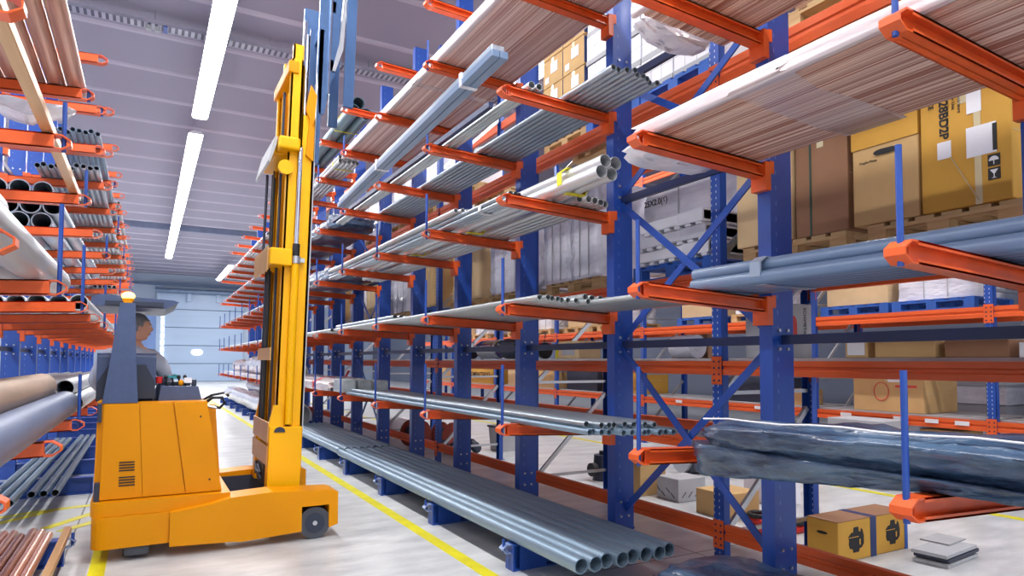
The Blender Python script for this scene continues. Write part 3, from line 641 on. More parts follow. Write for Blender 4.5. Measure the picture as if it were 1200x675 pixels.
# ------------------------------------------------------------------ pallets and cartons
def pallet_parts(L_=1.0, W=.95, m=M_WOOD):
    """L_ along Y, W along X; local origin at the base centre"""
    d = MB()
    for i in range(6): d.box(-W / 2, W / 2, -L_ / 2 + i * (L_ - .11) / 5, -L_ / 2 + i * (L_ - .11) / 5 + .11, .122, .142)
    for x in (-W / 2, -.05, W / 2 - .1): d.box(x, x + .1, -L_ / 2, L_ / 2, .1, .121)
    r = MB().box(0, .1, -L_ / 2, L_ / 2, 0, .02)
    for y in (-L_ / 2, -.06, L_ / 2 - .12): r.box(0, .1, y, y + .12, .02, .1)
    return d.mesh('deck', m), r.mesh('runner', m), (-W / 2, -.05, W / 2 - .1)
PW = pallet_parts(); PB = pallet_parts(m=M_PBLUE); PS = pallet_parts(.86, .9)
def pallet(x, y, z, label, kind=PW, group=None):
    t = thing('wooden_pallet' if kind is not PB else 'blue_pallet', label, 'pallet', (x, y, z), group=group)
    link('deck', kind[0], t)
    for xx in kind[2]: link('runner', kind[1], t, (xx, 0, 0))
    return t
def text(s, size, m, parent, M, name='printed_text', ext=.0006, bold=0):
    cu = bpy.data.curves.new(name, 'FONT'); cu.body = s; cu.size = size; cu.extrude = ext; cu.offset = bold; cu.materials.append(m)
    o = bpy.data.objects.new(name, cu); me = bpy.data.meshes.new_from_object(o); me.name = name; bpy.data.objects.remove(o)
    o = bpy.data.objects.new(name, me); COL.objects.link(o); o.parent = parent; o.matrix_local = M
    return o
def facing(n, loc, up=None):
    """orientation of text on a face whose outward normal is n"""
    n = Vector(n); u = Vector(up or (0, 0, 1)); r = u.cross(n).normalized()
    M = Matrix((r, u, n)).transposed().to_4x4(); M.translation = Vector(loc); return M
def carton(label, x, y, z, dx, dy, dz, m, tape=M_TAPE, group=None, patches=(), rot=0, flaps=True, cat='carton', name='carton'):
    """x = front face (towards the aisle), y = near face; patches on the front face: (y offset, z offset, w, h, material)"""
    t = thing(name, label, cat, (x, y, z), (0, 0, rot), group)
    obj('body', MB().box(0, dx, 0, dy, .001, dz), m, t, bevel=.008)
    if flaps:
        mb = MB(); mb.box(-.0015, dx + .0015, dy / 2 - .025, dy / 2 + .025, dz, dz + .0015)
        mb.box(-.0018, -.0003, dy / 2 - .025, dy / 2 + .025, dz * .78, dz)
        mb.box(dx * .0 + .02, dx - .02, -.0018, -.0003, dz * .5 - .003, dz * .5 + .001)
        obj('tape', mb, tape, t)
    for (py, pz, w, h, pm) in patches:
        obj('label_patch', MB().box(-.004, -.0015, py, py + w, pz, pz + h), pm, t)
    return t
# level at 2.33: near bays
zp = 2.335
pallet(4.5, 2.12, zp, 'wooden pallet under the ochre carton printed A28BD2P', PS)
pallet(4.5, 3.13, zp, 'wooden pallet under the brown carton with a green strap', PS)
z = zp + .143
A = carton('ochre carton printed A28BD2P with white delivery labels', 4.02, 1.72, z, .85, .47, .76, CARD[1])
text('S-A28BD2P', .068, M_INK, A, facing((-1, 0, 0), (-.002, .36, .74), (0, -1, 0)), bold=.002)
text('CE', .04, M_INK, A, facing((-1, 0, 0), (-.002, .42, .66), (0, -1, 0)), bold=.001)
for i, s in enumerate(('Outdoor Unidad exterior', 'Outdoor Unit', 'Unité Extérieure')):
    text(s, .026, M_INK, A, facing((-1, 0, 0), (-.002, .325 - .032 * i, .72), (0, -1, 0)))
for nm, args, mm in (('delivery_label', (.30, .30, .075, .1), M_WHITE), ('delivery_label', (.07, .27, .15, .17), M_WHITE), ('delivery_label', (.14, .52, .075, .12), M_WHITE), ('barcode', (.068, .28, .02, .15), M_INK)):
    y_, z_, w_, h_ = args
    obj(nm, MB().box(-.004 if nm != 'barcode' else -.005, -.0015, y_, y_ + w_, z_, z_ + h_), mm, A)
for k, zz in enumerate((.12, .195)):
    q = obj('handling_mark', MB().box(-.004, -.0015, .055, .115, zz, zz + .065), M_INK, A)
    mb = MB()
    if k: mb.prism([(.085 + .024 * math.cos(a * PI / 8), zz + .03 + .024 * math.sin(a * PI / 8)) for a in range(9)], 'x', -.0055, -.004).box(-.0055, -.004, .083, .087, zz + .008, zz + .032)
    else: mb.prism([(.065, zz + .055), (.105, zz + .055), (.087, zz + .03), (.087, zz + .012), (.098, zz + .008), (.072, zz + .008), (.083, zz + .012), (.083, zz + .03)], 'x', -.0055, -.004)
    obj('symbol', mb, M_WHITE, q)
obj('crossed_tape', MB().bar((-.002, .3, .3), (-.002, .16, .02), .002, .035, up=(1, 0, 0)).box(-.003, -.001, .145, .18, 0, .76), M_TAPE, A)
B = carton('tan carton with a hand hole, between the ochre and the brown one', 4.03, 2.21, z, .8, .42, .74, CARD[0])
obj('lid_band', MB().box(-.006, .81, -.002, .424, .5, .743), CARD[1], B)
obj('hand_hole', MB().prism([(.2 + .05 * math.cos(a * PI / 6) + (.025 if math.cos(a * PI / 6) > 0 else -.025), .45 + .018 * math.sin(a * PI / 6)) for a in range(12)], 'x', -.009, -.0062), M_INK, B)
obj('red_printed_label', MB().box(-.009, -.0065, .3, .42, .62, .70), M_WHITE, B)
text('Fragile Masta', .022, M_INK, B, facing((-1, 0, 0), (-.003, .37, .40)))
Cc = carton('brown double carton held by a green strap', 4.05, 2.68, z, .8, .4, .78, CARD[2])
obj('strap', MB().box(-.004, .804, .27, .285, -.0, .784), mat('dark_green_strap', (40, 70, 56), .4), Cc)
carton('pale carton at the column, left of the brown one', 4.03, 3.1, z, .8, .5, .76, CARD[3])
# upright arrows carton behind the bracing
D_ = carton('tan carton with two printed arrows behind the front pallet-rack post', 4.55, 3.14, z + .78, .5, .5, .34, CARD[3], group=None)
for i in range(2): obj('arrow_print', MB().prism([(.18 + .09 * i, .08), (.2 + .09 * i, .08), (.2 + .09 * i, .16), (.215 + .09 * i, .16), (.19 + .09 * i, .2), (.165 + .09 * i, .16), (.18 + .09 * i, .16)], 'x', -.004, -.0015), M_INK, D_)
# blue pallet with white moulded packs, tall film-wrapped load behind
pallet(4.5, 4.35, zp, 'blue pallet with white moulded packs behind the cross brace', PB)
for j in range(3):
    o = thing('moulded_pack', ['white moulded pack at the bottom of the stack on the blue pallet', 'white moulded pack in the middle of the stack on the blue pallet', 'white moulded pack on top of the stack on the blue pallet'][j], 'foam pack', (4.03, 3.9 + .03 * j, z + .137 * j), group='white packs on the blue pallet')
    mb = MB().box(0, .42, 0, .92 - .06 * j, .034, .131)
    for q in range(7 - j // 2): mb.box(0, .42, .02 + q * .13, .09 + q * .13, .001, .034)
    obj('pack_body', mb, M_WHITE, o, bevel=.012)
    obj('pack_sleeve', MB().box(-.004, .424, .0, .3, .03, .134), mat('white_sleeve', (216, 216, 224), .5), o)
def wrapped(label, x, y, z, dx, dy, dz, seed, m=None, inner=None, group=None, txt=None):
    t = thing('wrapped_load', label, 'wrapped pallet load', (x, y, z), group=group)
    mb = MB(); ny, nz = 10, 12; rnd = random.Random(seed); vs = []; ring = []
    per = [(0, i / 6) for i in range(6)] + [(i / 5, 1) for i in range(5)] + [(1, 1 - i / 6) for i in range(6)] + [(1 - i / 5, 0) for i in range(5)]
    k = len(per)
    for q in range(nz + 1):
        s = 1 - .05 * max(0, (q / nz - .85) / .15)
        for i, (u, v) in enumerate(per):
            b = rnd.uniform(-.012, .012)
            vs.append((dx * ((u - .5) * s + .5) + b, dy * ((v - .5) * s + .5) + rnd.uniform(-.012, .012), .001 + dz * q / nz))
    mb.add(vs, [(q * k + i, q * k + (i + 1) % k, (q + 1) * k + (i + 1) % k, (q + 1) * k + i)[::-1] for q in range(nz) for i in range(k)], True)
    mb.add(vs, [tuple(range(k)), tuple(range(nz * k, nz * k + k))[::-1]])
    obj('film', mb, m or M_FILM, t)
    st = MB()
    for v in (.3, .62): st.box(-.016, -.012, dy * v, dy * v + .014, .02, dz * .97)
    obj('strap', st, M_SAND, t)
    return t
w1 = wrapped('tall film-wrapped load printed 25X2.0(6) behind the cross brace', 4.5, 3.88, z, .5, 1.35, .86, 1)
text('25X2.0(6)', .085, M_INK, w1, facing((-1, 0, 0), (-.045, 1.31, .7)), bold=.002)
obj('green_mark', MB().box(-.02, -.016, 1.16, 1.26, .45, .5), M_GREEN, w1)
pallet(4.5, 5.9, zp, 'wooden pallet under the wrapped loads between two columns')
w2 = wrapped('rounded film-wrapped load between the second and third columns', 4.04, 5.42, z, .8, .5, 1.0, 2)
w3 = wrapped('taller film-wrapped load, left one between the second and third columns', 4.04, 5.95, z, .8, .52, 1.12, 3)
txts = ['grey film-wrapped load', 'wrapped tan cartons', 'pale boarded pallet load', 'white film-wrapped load', 'tan wrapped load', 'grey wrapped load', 'pale wrapped load']
mm = [M_FILM, CARD[3], CARD[0], M_FILM, CARD[3], M_FILM, CARD[0]]
for i in range(7):
    y = 6.62 + 2.87 * (i // 2) + (.25 if i % 2 == 0 else 1.5); h = [1.0, .95, .9, .8, 1.0, .7, .9][i]
    pallet(4.5, y + .5, zp, f'{"blue" if i == 2 else "wooden"} pallet under the {txts[i]}, third beam level', PB if i == 2 else PW)
    wrapped(f'{txts[i]}, {ORD[i + 1]} load beyond the tall wrapped ones, third beam level', 4.05, y, z, .8, .98, h, 10 + i, mm[i])
# top level: white cartons on blue pallets, printed cartons, drum and sacks
zt = 3.987
PBS = pallet_parts(.86, .95, M_PBLUE)
for i, y in enumerate((4.3, 5.18, 6.06)):
    pallet(4.5, y, zt, ['blue pallet under the white cartons, nearer one on the fourth beam level', 'blue pallet under the white cartons, further one on the fourth beam level', 'wooden pallet under the tan cartons with blue sides'][i], PBS if i < 2 else PS)
zc = zt + .143
nm = ['lowest', 'second', 'third', 'top']
for i, y in enumerate((3.89, 4.33, 4.77, 5.21)):
    for j in range(4):
        c = carton(f'white carton, {nm[j]} of the {ORD[i].replace("outermost", "first")} stack from the right above the blue pallets', 4.05 + .01 * (j % 2), y, zc + .31 * j, .8, .42, .305, M_WHITE, tape=M_SAND, group='white cartons above the blue pallets', flaps=False)
        obj('grey_band', MB().box(-.003, .803, -.002, .422, .0, .05), M_SAND, c)
        obj('carton_seam', MB().box(-.002, -.0005, .0, .42, .17, .174).box(-.002, -.0005, .138, .142, .05, .3).box(-.002, -.0005, .278, .282, .05, .3), M_SAND, c)
for i, y in enumerate((5.65, 6.07)):
    for j in range(4):
        c = carton(f'tan carton with a blue side, {nm[j]} of the {"near" if i == 0 else "far"} stack on the fourth beam level', 4.03, y, zc + .33 * j, .7, .41, .325, CARD[0], group='tan cartons with blue sides')
        obj('blue_side', MB().box(.0, .7, -.004, -.001, .02, .31), M_BTAPE, c)
        obj('printed_label', MB().box(-.004, -.0015, .1, .24, .14, .26).box(-.004, -.0015, .28, .36, .05, .12), M_WHITE, c)
pallet(4.5, 8.7, zt, 'wooden pallet under the sacks and the white drum')
dr_ = thing('drum', 'white plastic drum beside the sacks on the fourth beam level', 'drum', (4.3, 8.42, zc))
obj('body', MB().cyl((0, 0, .001), (0, 0, .5), .2, n=28), M_WHITE, dr_, bevel=.01); obj('lid', MB().cyl((0, 0, .5), (0, 0, .54), .21, n=28), M_SAND, dr_)
for j in range(3):
    for i in range(2):
        tag(obj('sack', MB().ball((0, 0, .075), .3, .14, .075, 16, 10), M_FILM, None, (4.3, 8.8 + .29 * i, zc + .151 * j + .001)), f'white filled sack, {["bottom", "middle", "top"][j]} of the {"near" if i == 0 else "far"} pile beside the drum', 'sack', 'sacks on the fourth beam level')
for i, (y, l) in enumerate(((1.55, 'nearest the camera'), (2.62, 'right of the near column'))):
    pallet(4.5, y, zt, f'wooden pallet on the fourth beam level, {l}')
    carton(f'ochre carton on the high wooden pallet {l}', 4.06, y - .45, zc, .85, .9, .7, CARD[1] if i == 0 else CARD[2])
for i in range(5):
    y = 9.49 + 2.87 * (i // 2) + (.25 if i % 2 == 0 else 1.5)
    pallet(4.5, y + .5, zt, f'wooden pallet on the fourth beam level under the {ORD[i + 1]} far wrapped load'); wrapped(f'pale wrapped load on the fourth beam level, {ORD[i + 1]} beyond the sacks', 4.05, y, zc, .8, .98, .8, 30 + i)
# deck at 1.6
zd = 1.628
G1 = carton('light grey carton with a red rounded emblem on the middle deck', 4.2, 3.4, zd, .44, .28, .43, CARD[4], flaps=False)
mb = MB(); cx, cz = .14, .22
mb.prism([(cx + .12 * math.copysign(abs(math.cos(a * PI / 12)) ** .5, math.cos(a * PI / 12)), cz + .12 * math.copysign(abs(math.sin(a * PI / 12)) ** .5, math.sin(a * PI / 12))) for a in range(24)], 'y', -.003, -.001)
em = obj('emblem', mb, M_REDINK, G1); obj('emblem_figure', MB().prism([(cx - .05, cz - .01), (cx, cz + .07), (cx + .05, cz - .01), (cx + .07, cz - .03), (cx - .07, cz - .03)], 'y', -.0045, -.0031).box(cx - .12, cx + .12, -.0045, -.0031, cz - .045, cz - .04), CARD[4], em)
text('SCHIMETAL', .045, M_INK, G1, facing((0, -1, 0), (.34, -.002, .40), (1, 0, 0)))
obj('print_mark', MB().box(-.003, -.001, .12, .125, .2, .26), M_INK, G1)
carton('small white-fronted carton, right end of the middle deck', 4.42, 2.8, zd, .3, .17, .15, CARD[0], patches=[(.02, .02, .13, .09, M_WHITE)])
carton('long tan carton on the middle deck', 4.42, 2.35, zd, .35, .4, .15, CARD[0])
carton('flat grey-sided carton at the right of the long tan one', 4.45, 1.95, zd, .35, .36, .11, CARD[2], flaps=False)
tag(obj('paper_stack', MB().box(0, .3, 0, .2, .001, .09), M_WHITE, None, (4.45, 1.7, zd), bevel=.005), 'small stack of white paper on the middle deck', 'paper')
o = obj('film_roll', MB().cyl((0, 0, .11), (0, .28, .11), .109, n=20).cyl((0, -.004, .11), (0, .0, .11), .04, n=12), M_FILM, None, (4.45, 4.45, zd)); tag(o, 'white film roll lying on the middle deck', 'film roll')
carton('brown leaning carton behind the white film roll', 4.75, 4.62, zd, .2, .5, .24, CARD[2])
P_ = carton('cream carton with a picture of a castle-like cluster on the middle deck', 4.2, 6.0, zd, .3, .42, .2, CARD[3], patches=[(.08, .04, .26, .11, CARD[4])])
tag(obj('yellow_box', MB().box(0, .2, 0, .12, .001, .15), M_YELT, None, (4.25, 6.45, zd), bevel=.01), 'small yellow box beside the cream picture carton', 'box')
def machine(label, x, y, z, s=1, m=M_RED):
    t = thing('pipe_machine', label, 'machine', (x, y, z))
    obj('body', MB().box(-.1 * s, .12 * s, -.12 * s, .12 * s, .05 * s, .2 * s), m, t, bevel=.03 * s)
    for yy in (-.14, .14): obj('wheel', MB().cyl((-.02 * s, yy * s - .02 * s, .1 * s), (-.02 * s, yy * s + .02 * s, .1 * s), .1 * s, n=20), M_BLACK, t)
    obj('handle', MB().sweep([(0, -.08 * s, .18 * s), (.03 * s, -.08 * s, .32 * s), (.03 * s, .08 * s, .32 * s), (0, .08 * s, .18 * s)], .012 * s, 8), M_SILV, t)
machine('red machine with black wheels on the middle deck', 4.3, 6.98, zd); machine('red machine with a silver handle, further along the middle deck', 4.3, 9.0, zd, .8)
t = thing('black_drum', 'dark round drum on its side on the middle deck', 'drum', (4.35, 7.5, zd)); obj('shell', MB().cyl((0, 0, .141), (0, .4, .141), .14, n=24), M_DARK, t); obj('rim', MB().pipe((0, -.01, .141), (0, .03, .141), .14, .02, 24), M_BLACK, t)
t = thing('metal_duct', 'shiny metal duct piece on the middle deck', 'duct', (4.35, 8.05, zd)); obj('shell', MB().pipe((0, 0, .14), (0, .6, .14), .13, .01, 28), M_CHROME, t); obj('collar', MB().pipe((0, .05, .14), (0, .09, .14), .136, .01, 28), M_SILV, t)
tag(obj('red_bag', MB().ball((0, 0, .08), .15, .2, .08, 14, 8), M_RED, None, (4.3, 8.72 - .2, zd + .0)), 'red bag on the middle deck', 'bag') if False else None
# floor items under and behind the rack
R_ = thing('printed_carton', 'tan carton with two black printed machine emblems and navy tape on the floor', 'carton', (4.82, 3.33, 0))
obj('body', MB().box(0, .94, 0, .28, .001, .32), CARD[1], R_, bevel=.008)
obj('lid', MB().box(.0, .94, .0, .28, .3205, .325), CARD[2], R_)
for px in (.16, .66):
    mb = MB(); c0, c1 = px + .07, .165
    pts = [(-.03, .1), (.03, .1), (.035, .06), (.06, .06), (.065, .085), (.085, .07), (.1, .02), (.1, -.04), (.07, -.07), (.04, -.075), (.035, -.1), (-.04, -.1), (-.045, -.07), (-.08, -.065), (-.095, -.03), (-.09, .0), (-.1, .03), (-.06, .06), (-.035, .06)]
    mb.prism([(c0 + a, c1 + b) for a, b in pts], 'y', -.003, -.0005)
    e = obj('emblem', mb, M_INK, R_)
    obj('emblem_gap', MB().box(c0 - .1, c0 + .03, -.0045, -.0032, c1 + .02, c1 + .025).box(c0 + .04, c0 + .055, -.0045, -.0032, c1 - .045, c1 + .0), CARD[1], e)
obj('navy_tape', MB().box(.42, .5, -.003, -.0005, .0, .322), M_BTAPE, R_); obj('navy_tape', MB().box(.42, .5, -.003, .283, .3255, .327), M_BTAPE, R_); obj('blue_end', MB().box(.9, .943, -.004, -.0005, .0, .322), M_PBLUE, R_)
obj('hand_hole', MB().prism([(.14 + .05 * math.cos(a * PI / 6), .22 + .012 * math.sin(a * PI / 6)) for a in range(12)], 'x', -.003, -.0005), M_INK, R_)
st = thing('step_stack', 'grey plates stacked on the floor near the printed carton', 'stacked plates', (5.72, 3.0, 0), (0, 0, .1))
for i, (dx, dz, m) in enumerate(((0, 0, M_SAND), (.02, .04, M_DARK), (-.02, .075, CARD[4]))): obj('plate', MB().box(-.28 + dx, .28 + dx, -.13, .13, .001 + dz, .03 + dz), m, st, bevel=.004)
obj('plate', MB().box(.02, .34, -.02, .2, .106, .118), M_SAND, st)
def wheelset(label, x, y):
    t = thing('pipe_clamp', label, 'pipe clamp', (x, y, 0))
    obj('cradle', MB().box(-.05, .42, -.12, .12, .001, .06), M_RED, t, bevel=.02)
    for xx in (.06, .3): obj('ring', MB().sweep([(xx + .1 * math.cos(a * PI / 10), .1 * math.sin(a * PI / 10), .085) for a in range(20)], .022, 8, closed=True), M_BLACK, t)
M_RUST = mat('rust_red', (150, 62, 48), .6, .1, var=.15)
wheelset('red pipe clamp with black rings on the floor beside the printed carton', 5.1, 4.2); wheelset('second red pipe clamp behind the first one', 5.3, 4.55)
carton('open tan carton on the floor behind the front pallet-rack post', 5.15, 4.75, 0, .45, .45, .26, CARD[0], flaps=False)
tag(obj('cardboard_flap', MB().bar((5.15, 4.72, .27), (5.05, 4.45, .36), .44, .006), CARD[0]), 'raised flap of the open tan carton', 'flap') if False else None
B2 = carton('white-grey carton with slanted black marks on the floor', 5.3, 5.62, 0, .42, .36, .26, CARD[4], flaps=False)
for i in range(4):
    obj('mark', MB().bar((-.002, .06 + .08 * i, .04 + .05 * (i % 2)), (-.002, .12 + .08 * i, .09 + .05 * (i % 2)), .002, .012, up=(1, 0, 0)).bar((.05 + .1 * i, -.002, .05), (.11 + .1 * i, -.002, .11), .002, .012, up=(0, 1, 0)), M_INK, B2)
carton('tall tan carton on the floor left of the marked one', 5.15, 6.1, 0, .4, .4, .46, CARD[0])
t = thing('white_carton', 'white carton with a small blue square on the floor past the column', 'carton', (6.1, 4.9, 0)); obj('body', MB().box(0, .35, 0, .5, .001, .55), M_WHITE, t, bevel=.01); obj('blue_square', MB().box(.1, .2, -.003, -.0005, .22, .34), M_PBLUE, t)
t = thing('canister', 'dark grey canister on the floor behind the second column', 'canister', (5.43, 7.2, 0)); obj('body', MB().cyl((0, 0, .001), (0, 0, .34), .14, .12, 24), M_DARK, t, bevel=.01); obj('cap', MB().cyl((0, 0, .34), (0, 0, .39), .05, n=16).cyl((-.2, 0, .15), (-.13, 0, .15), .09, n=18), M_BLACK, t)
t = thing('canister', 'second dark canister just right of the first', 'canister', (5.62, 6.95, 0)); obj('body', MB().cyl((0, 0, .001), (0, 0, .3), .12, .11, 24), M_DARK, t, bevel=.01); obj('cap', MB().cyl((0, 0, .3), (0, 0, .34), .04, n=16), M_BLACK, t)
t = thing('stone_bucket', 'grey square bucket on the floor between the third and fourth columns', 'bucket', (5.62, 10.4, 0)); obj('body', MB().prism([(-.16, .001), (.16, .001), (.2, .42), (-.2, .42)], 'y', -.17, .17), M_SAND, t, bevel=.008); obj('rim', MB().box(-.22, .22, -.19, .19, .42, .45), M_DARK, t)
t = thing('motor', 'black and silver motor lying on the floor behind the front post', 'motor', (7.0, 7.0, 0)); obj('drum', MB().cyl((-.3, 0, .2), (.3, .0, .2), .199, n=28), M_DARK, t, bevel=.02); obj('cover', MB().cyl((-.36, 0, .2), (-.3, 0, .2), .17, n=24), M_SILV, t); obj('guard_ring', MB().sweep([(.34, .2 * math.cos(a * PI / 12), .212 + .2 * math.sin(a * PI / 12)) for a in range(24)], .011, 6, closed=True), M_SILV, t)
for i, x in enumerate((4.42, 4.76)):
    t = thing('cable_reel', ['red reel on the floor seen between the far columns, left one', 'red reel on the floor seen between the far columns, right one'][i], 'reel', (x, 11.6 - .65 * i, 0), (0, 0, .4)); obj('flange', MB().cyl((0, -.16, .25), (0, -.13, .25), .249, n=24).cyl((0, .13, .25), (0, .16, .25), .249, n=24), M_RUST, t); obj('core', MB().cyl((0, -.13, .25), (0, .13, .25), .15, n=20), M_DARK, t)
t = thing('tool_roll', 'dark hose bundle lying in front of the red reels', 'hose', (4.75, 10.35, 0)); obj('hose', MB().sweep([(-.3 + .05 * i, .1 * math.sin(i), .13 + .05 * math.cos(i * 1.3)) for i in range(13)], .09, 10), M_DARK, t)
t = carton('white carton with a blue square behind the far columns', 4.4, 12.9, 0, .5, .7, .38, M_WHITE, flaps=False, patches=[(.34, .1, .26, .22, M_PBLUE)])
text('Lindsey', .16, M_INK, t, facing((-1, 0, 0), (-.003, .3, .12)))
# far rack contents
z2 = .934
E1 = carton('large tan carton with a pale red print on the far rack, low deck', 8.7, 4.78, z2, .8, .95, .52, CARD[0])
obj('round_print', MB().sweep([(-.003, .55 + .1 * math.cos(a * PI / 10), .27 + .12 * math.sin(a * PI / 10)) for a in range(20)], .006, 6, closed=True), M_REDINK, E1)
obj('red_bars', MB().box(-.003, -.0005, .08, .36, .33, .36), M_REDINK, E1); obj('white_label', MB().box(-.004, -.0005, .3, .46, .4, .5), M_WHITE, E1)
E2 = carton('grey open carton with orange printed marks in front of the far rack', 8.0, 4.9, 0, .5, .75, .86, CARD[4], flaps=False)
for i in range(4): obj('orange_mark', MB().bar((-.003, .1 + .17 * i, .4), (-.003, .15 + .17 * i, .44), .003, .03, up=(1, 0, 0)), M_ORANGE2, E2)
obj('open_flap', MB().bar((.0, .0, .72), (-.1, .0, .86), .74, .006, up=(0, 0, 1)) if False else MB().box(-.006, .0, .02, .73, .72, .84), CARD[4], E2)
carton('tan carton on the floor below the far rack with a label', 8.66, 6.5, 0, .5, .6, .6, CARD[0], patches=[(.1, .4, .2, .1, M_WHITE)]) if False else None
carton('brown twin carton on the floor between the far rack posts, right one', 8.3, 5.72, 0, .3, .42, .58, CARD[0]); carton('brown twin carton on the floor between the far rack posts, left one', 8.28, 6.16, 0, .26, .42, .58, CARD[2])
F1 = carton('low tan carton with a red dot label under the far rack', 8.72, 4.35, 0, .5, .5, .75, CARD[0], flaps=False)
obj('dot_label', MB().box(-.003, -.001, .1, .42, .42, .66), M_WHITE, F1); obj('red_dot', MB().cyl((-.003, .18, .55), (-.006, .18, .55), .06, n=20), M_RED, F1)
carton('small stacked tan cartons with white tape on the far rack deck', 8.75, 6.6, z2, .5, .4, .24, CARD[0], tape=M_WHITE)
k = 0
for (y, dy, h, m, lb) in ((1.1, .8, .55, M_FILM, 'white slatted load'), (2.1, 1.6, .3, CARD[2], 'low brown load'), (7.2, 1.2, .4, M_DARK, 'dark crate load'), (10.4, 1.2, .55, CARD[1], 'ochre load'), (11.8, 1.2, .45, M_DARK, 'dark slatted load'), (13.5, 1.4, .55, CARD[0], 'tan load'), (15.0, .9, .5, CARD[3], 'pale load'), (16.8, 1.8, .55, CARD[1], 'long ochre carton'), (19.8, 1.4, .5, CARD[0], 'last tan load')):
    c = carton(f'{lb} on the low deck of the far rack', 8.75, y, z2, .8, dy, h, m, flaps=(m in CARD))
    if lb == 'long ochre carton': text('COMPACTADO', .2, M_INK, c, facing((-1, 0, 0), (-.004, 1.6, .2)), bold=.003)
for i, y in enumerate((1.2, 2.35, 4.15, 5.2, 6.9, 8.2, 10.7, 12.0, 13.6, 14.8, 17.0, 18.2)):
    b = 2.258
    pallet(9.15, y + .5, b, f'{"blue" if i in (2, 3, 5) else "wooden"} pallet on the upper level of the far rack, {ORD[i].replace("outermost", "first")} from the right', PB if i in (2, 3, 5) else PW, group='pallets on the far rack')
    if i % 2 == 0: wrapped(f'paper stack load on the far rack, {ORD[i].replace("outermost", "first")} pallet from the right', 8.75, y + .05, b + .143, .8, .9, .5 + .1 * (i % 3), 60 + i, M_FILM if i % 4 else M_WHITE)
    else:
        carton(f'pale carton load on the far rack, {ORD[i]} pallet from the right', 8.75, y + .05, b + .143, .8, .9, .35, CARD[3])
for i, y in enumerate((1.05, 2.3, 4.1, 5.15, 6.6, 7.8, 10.4, 11.6, 13.5, 14.8)):
    pallet(9.15, y + .5, 3.662, f'wooden pallet high on the far rack, {ORD[i].replace("outermost", "first")} from the right', PW, group='high pallets on the far rack')
    wrapped(f'white wrapped load high on the far rack, {ORD[i].replace("outermost", "first")} from the right', 8.75, y + .05, 3.805, .8, .9, .9, 80 + i, M_FILM)
for i, y in enumerate((1.2, 2.4, 3.6, 5.4, 6.8)):
    for j in range(7):
        tag(obj('slab_stack', MB().box(0, .9, 0, 1.0, .001, .28).box(.03, .87, .03, .97, .28, .3), M_FILM if j % 2 else CARD[4], None, (12.2, y, .301 * j)), f'pale flat pack behind the far rack, {["lowest", "second", "third", "fourth", "fifth", "sixth", "top"][j]} of the {ORD[i].replace("outermost", "first")} stack', 'flat pack', 'flat packs stacked behind the far rack')

# ------------------------------------------------------------------ the reach truck
TK = thing('reach_truck', 'yellow electric reach truck crossing the aisle with its mast raised', 'forklift truck', (.2, 6.9, 0))
def TO(name, mb, m, parent=None, bevel=0, seg=2):
    """parts written in world coordinates, stored relative to the truck"""
    p = parent or TK; off = Vector((.2, 6.9, 0))
    mb.v = [tuple(Vector(v) - off) for v in mb.v]
    return obj(name, mb, m, p, bevel=bevel, seg=seg)
# chassis skirt and lower band, rounded at the rear
def rrect(x0, x1, y0, y1, r, n=5):
    pts = []
    for cx, cy, a0 in ((x0 + r, y0 + r, PI), (x1 - .01, y0 + .01, 1.5 * PI), (x1 - .01, y1 - .01, 0), (x0 + r, y1 - r, .5 * PI)):
        rr_ = r if cx < (x0 + x1) / 2 else .01
        for i in range(n + 1): pts.append((cx + rr_ * math.cos(a0 + i * PI / 2 / n), cy + rr_ * math.sin(a0 + i * PI / 2 / n)))
    return pts
TO('chassis', MB().prism(rrect(-.36, .66, 6.13, 7.6, .09), 'z', .36, .47), M_YEL, bevel=.006)
TO('skirt', MB().prism(rrect(-.35, .26, 6.10, 7.62, .1), 'z', .11, .358), M_YEL, bevel=.02, seg=3)
# body panels
fr = [(-.32, .472), (.60, .472), (.47, 1.25), (-.305, 1.25)]
TO('body', MB().prism(fr, 'y', 6.24, 6.44).prism([(-.32, .472), (.60, .472), (.555, .76), (-.315, .76)], 'y', 6.44, 7.55).prism([(.2, .76), (.555, .76), (.47, 1.25), (.2, 1.25)], 'y', 6.44, 7.55).box(-.315, -.25, 6.44, 7.55, .76, 1.1), M_YEL, bevel=.012)
TO('side_panel', MB().prism([(-.30, .48), (-.0, .48), (-.04, 1.245), (-.285, 1.245)], 'y', 6.215, 6.24), M_YEL, bevel=.006)
TO('side_panel', MB().prism([(.004, .48), (.312, .48), (.205, 1.245), (-.036, 1.245)], 'y', 6.215, 6.24), M_YEL, bevel=.006)
dp = TO('side_panel', MB().prism([(.322, .48), (.595, .48), (.468, 1.245), (.215, 1.245)], 'y', 6.215, 6.24), M_YEL, bevel=.006)
TO('panel_lock', MB().cyl((.42, 6.215, 1.12), (.42, 6.21, 1.12), .008, n=10).cyl((.50, 6.215, .58), (.50, 6.21, .58), .008, n=10), M_BLACK)
mb = MB()
for z0 in (.70, .58):
    for i in range(4): mb.box(-.17, -.06 + .005 * (z0 < .6), 6.208, 6.216, z0 + i * .022, z0 + i * .022 + .009)
TO('vent_slot', mb, M_BLACK)
TO('corner_post', MB().prism([(-.345, .45), (-.3, .45), (-.29, 1.27), (-.33, 1.27)], 'y', 6.26, 7.5), M_YEL, bevel=.01)
TO('tail_lamp', MB().box(-.338, -.3, 6.205, 6.25, .46, .62), M_DARK, bevel=.006)
TO('hinge_bracket', MB().box(-.33, -.3, 6.2, 6.26, 1.1, 1.25), M_DARK, bevel=.004)
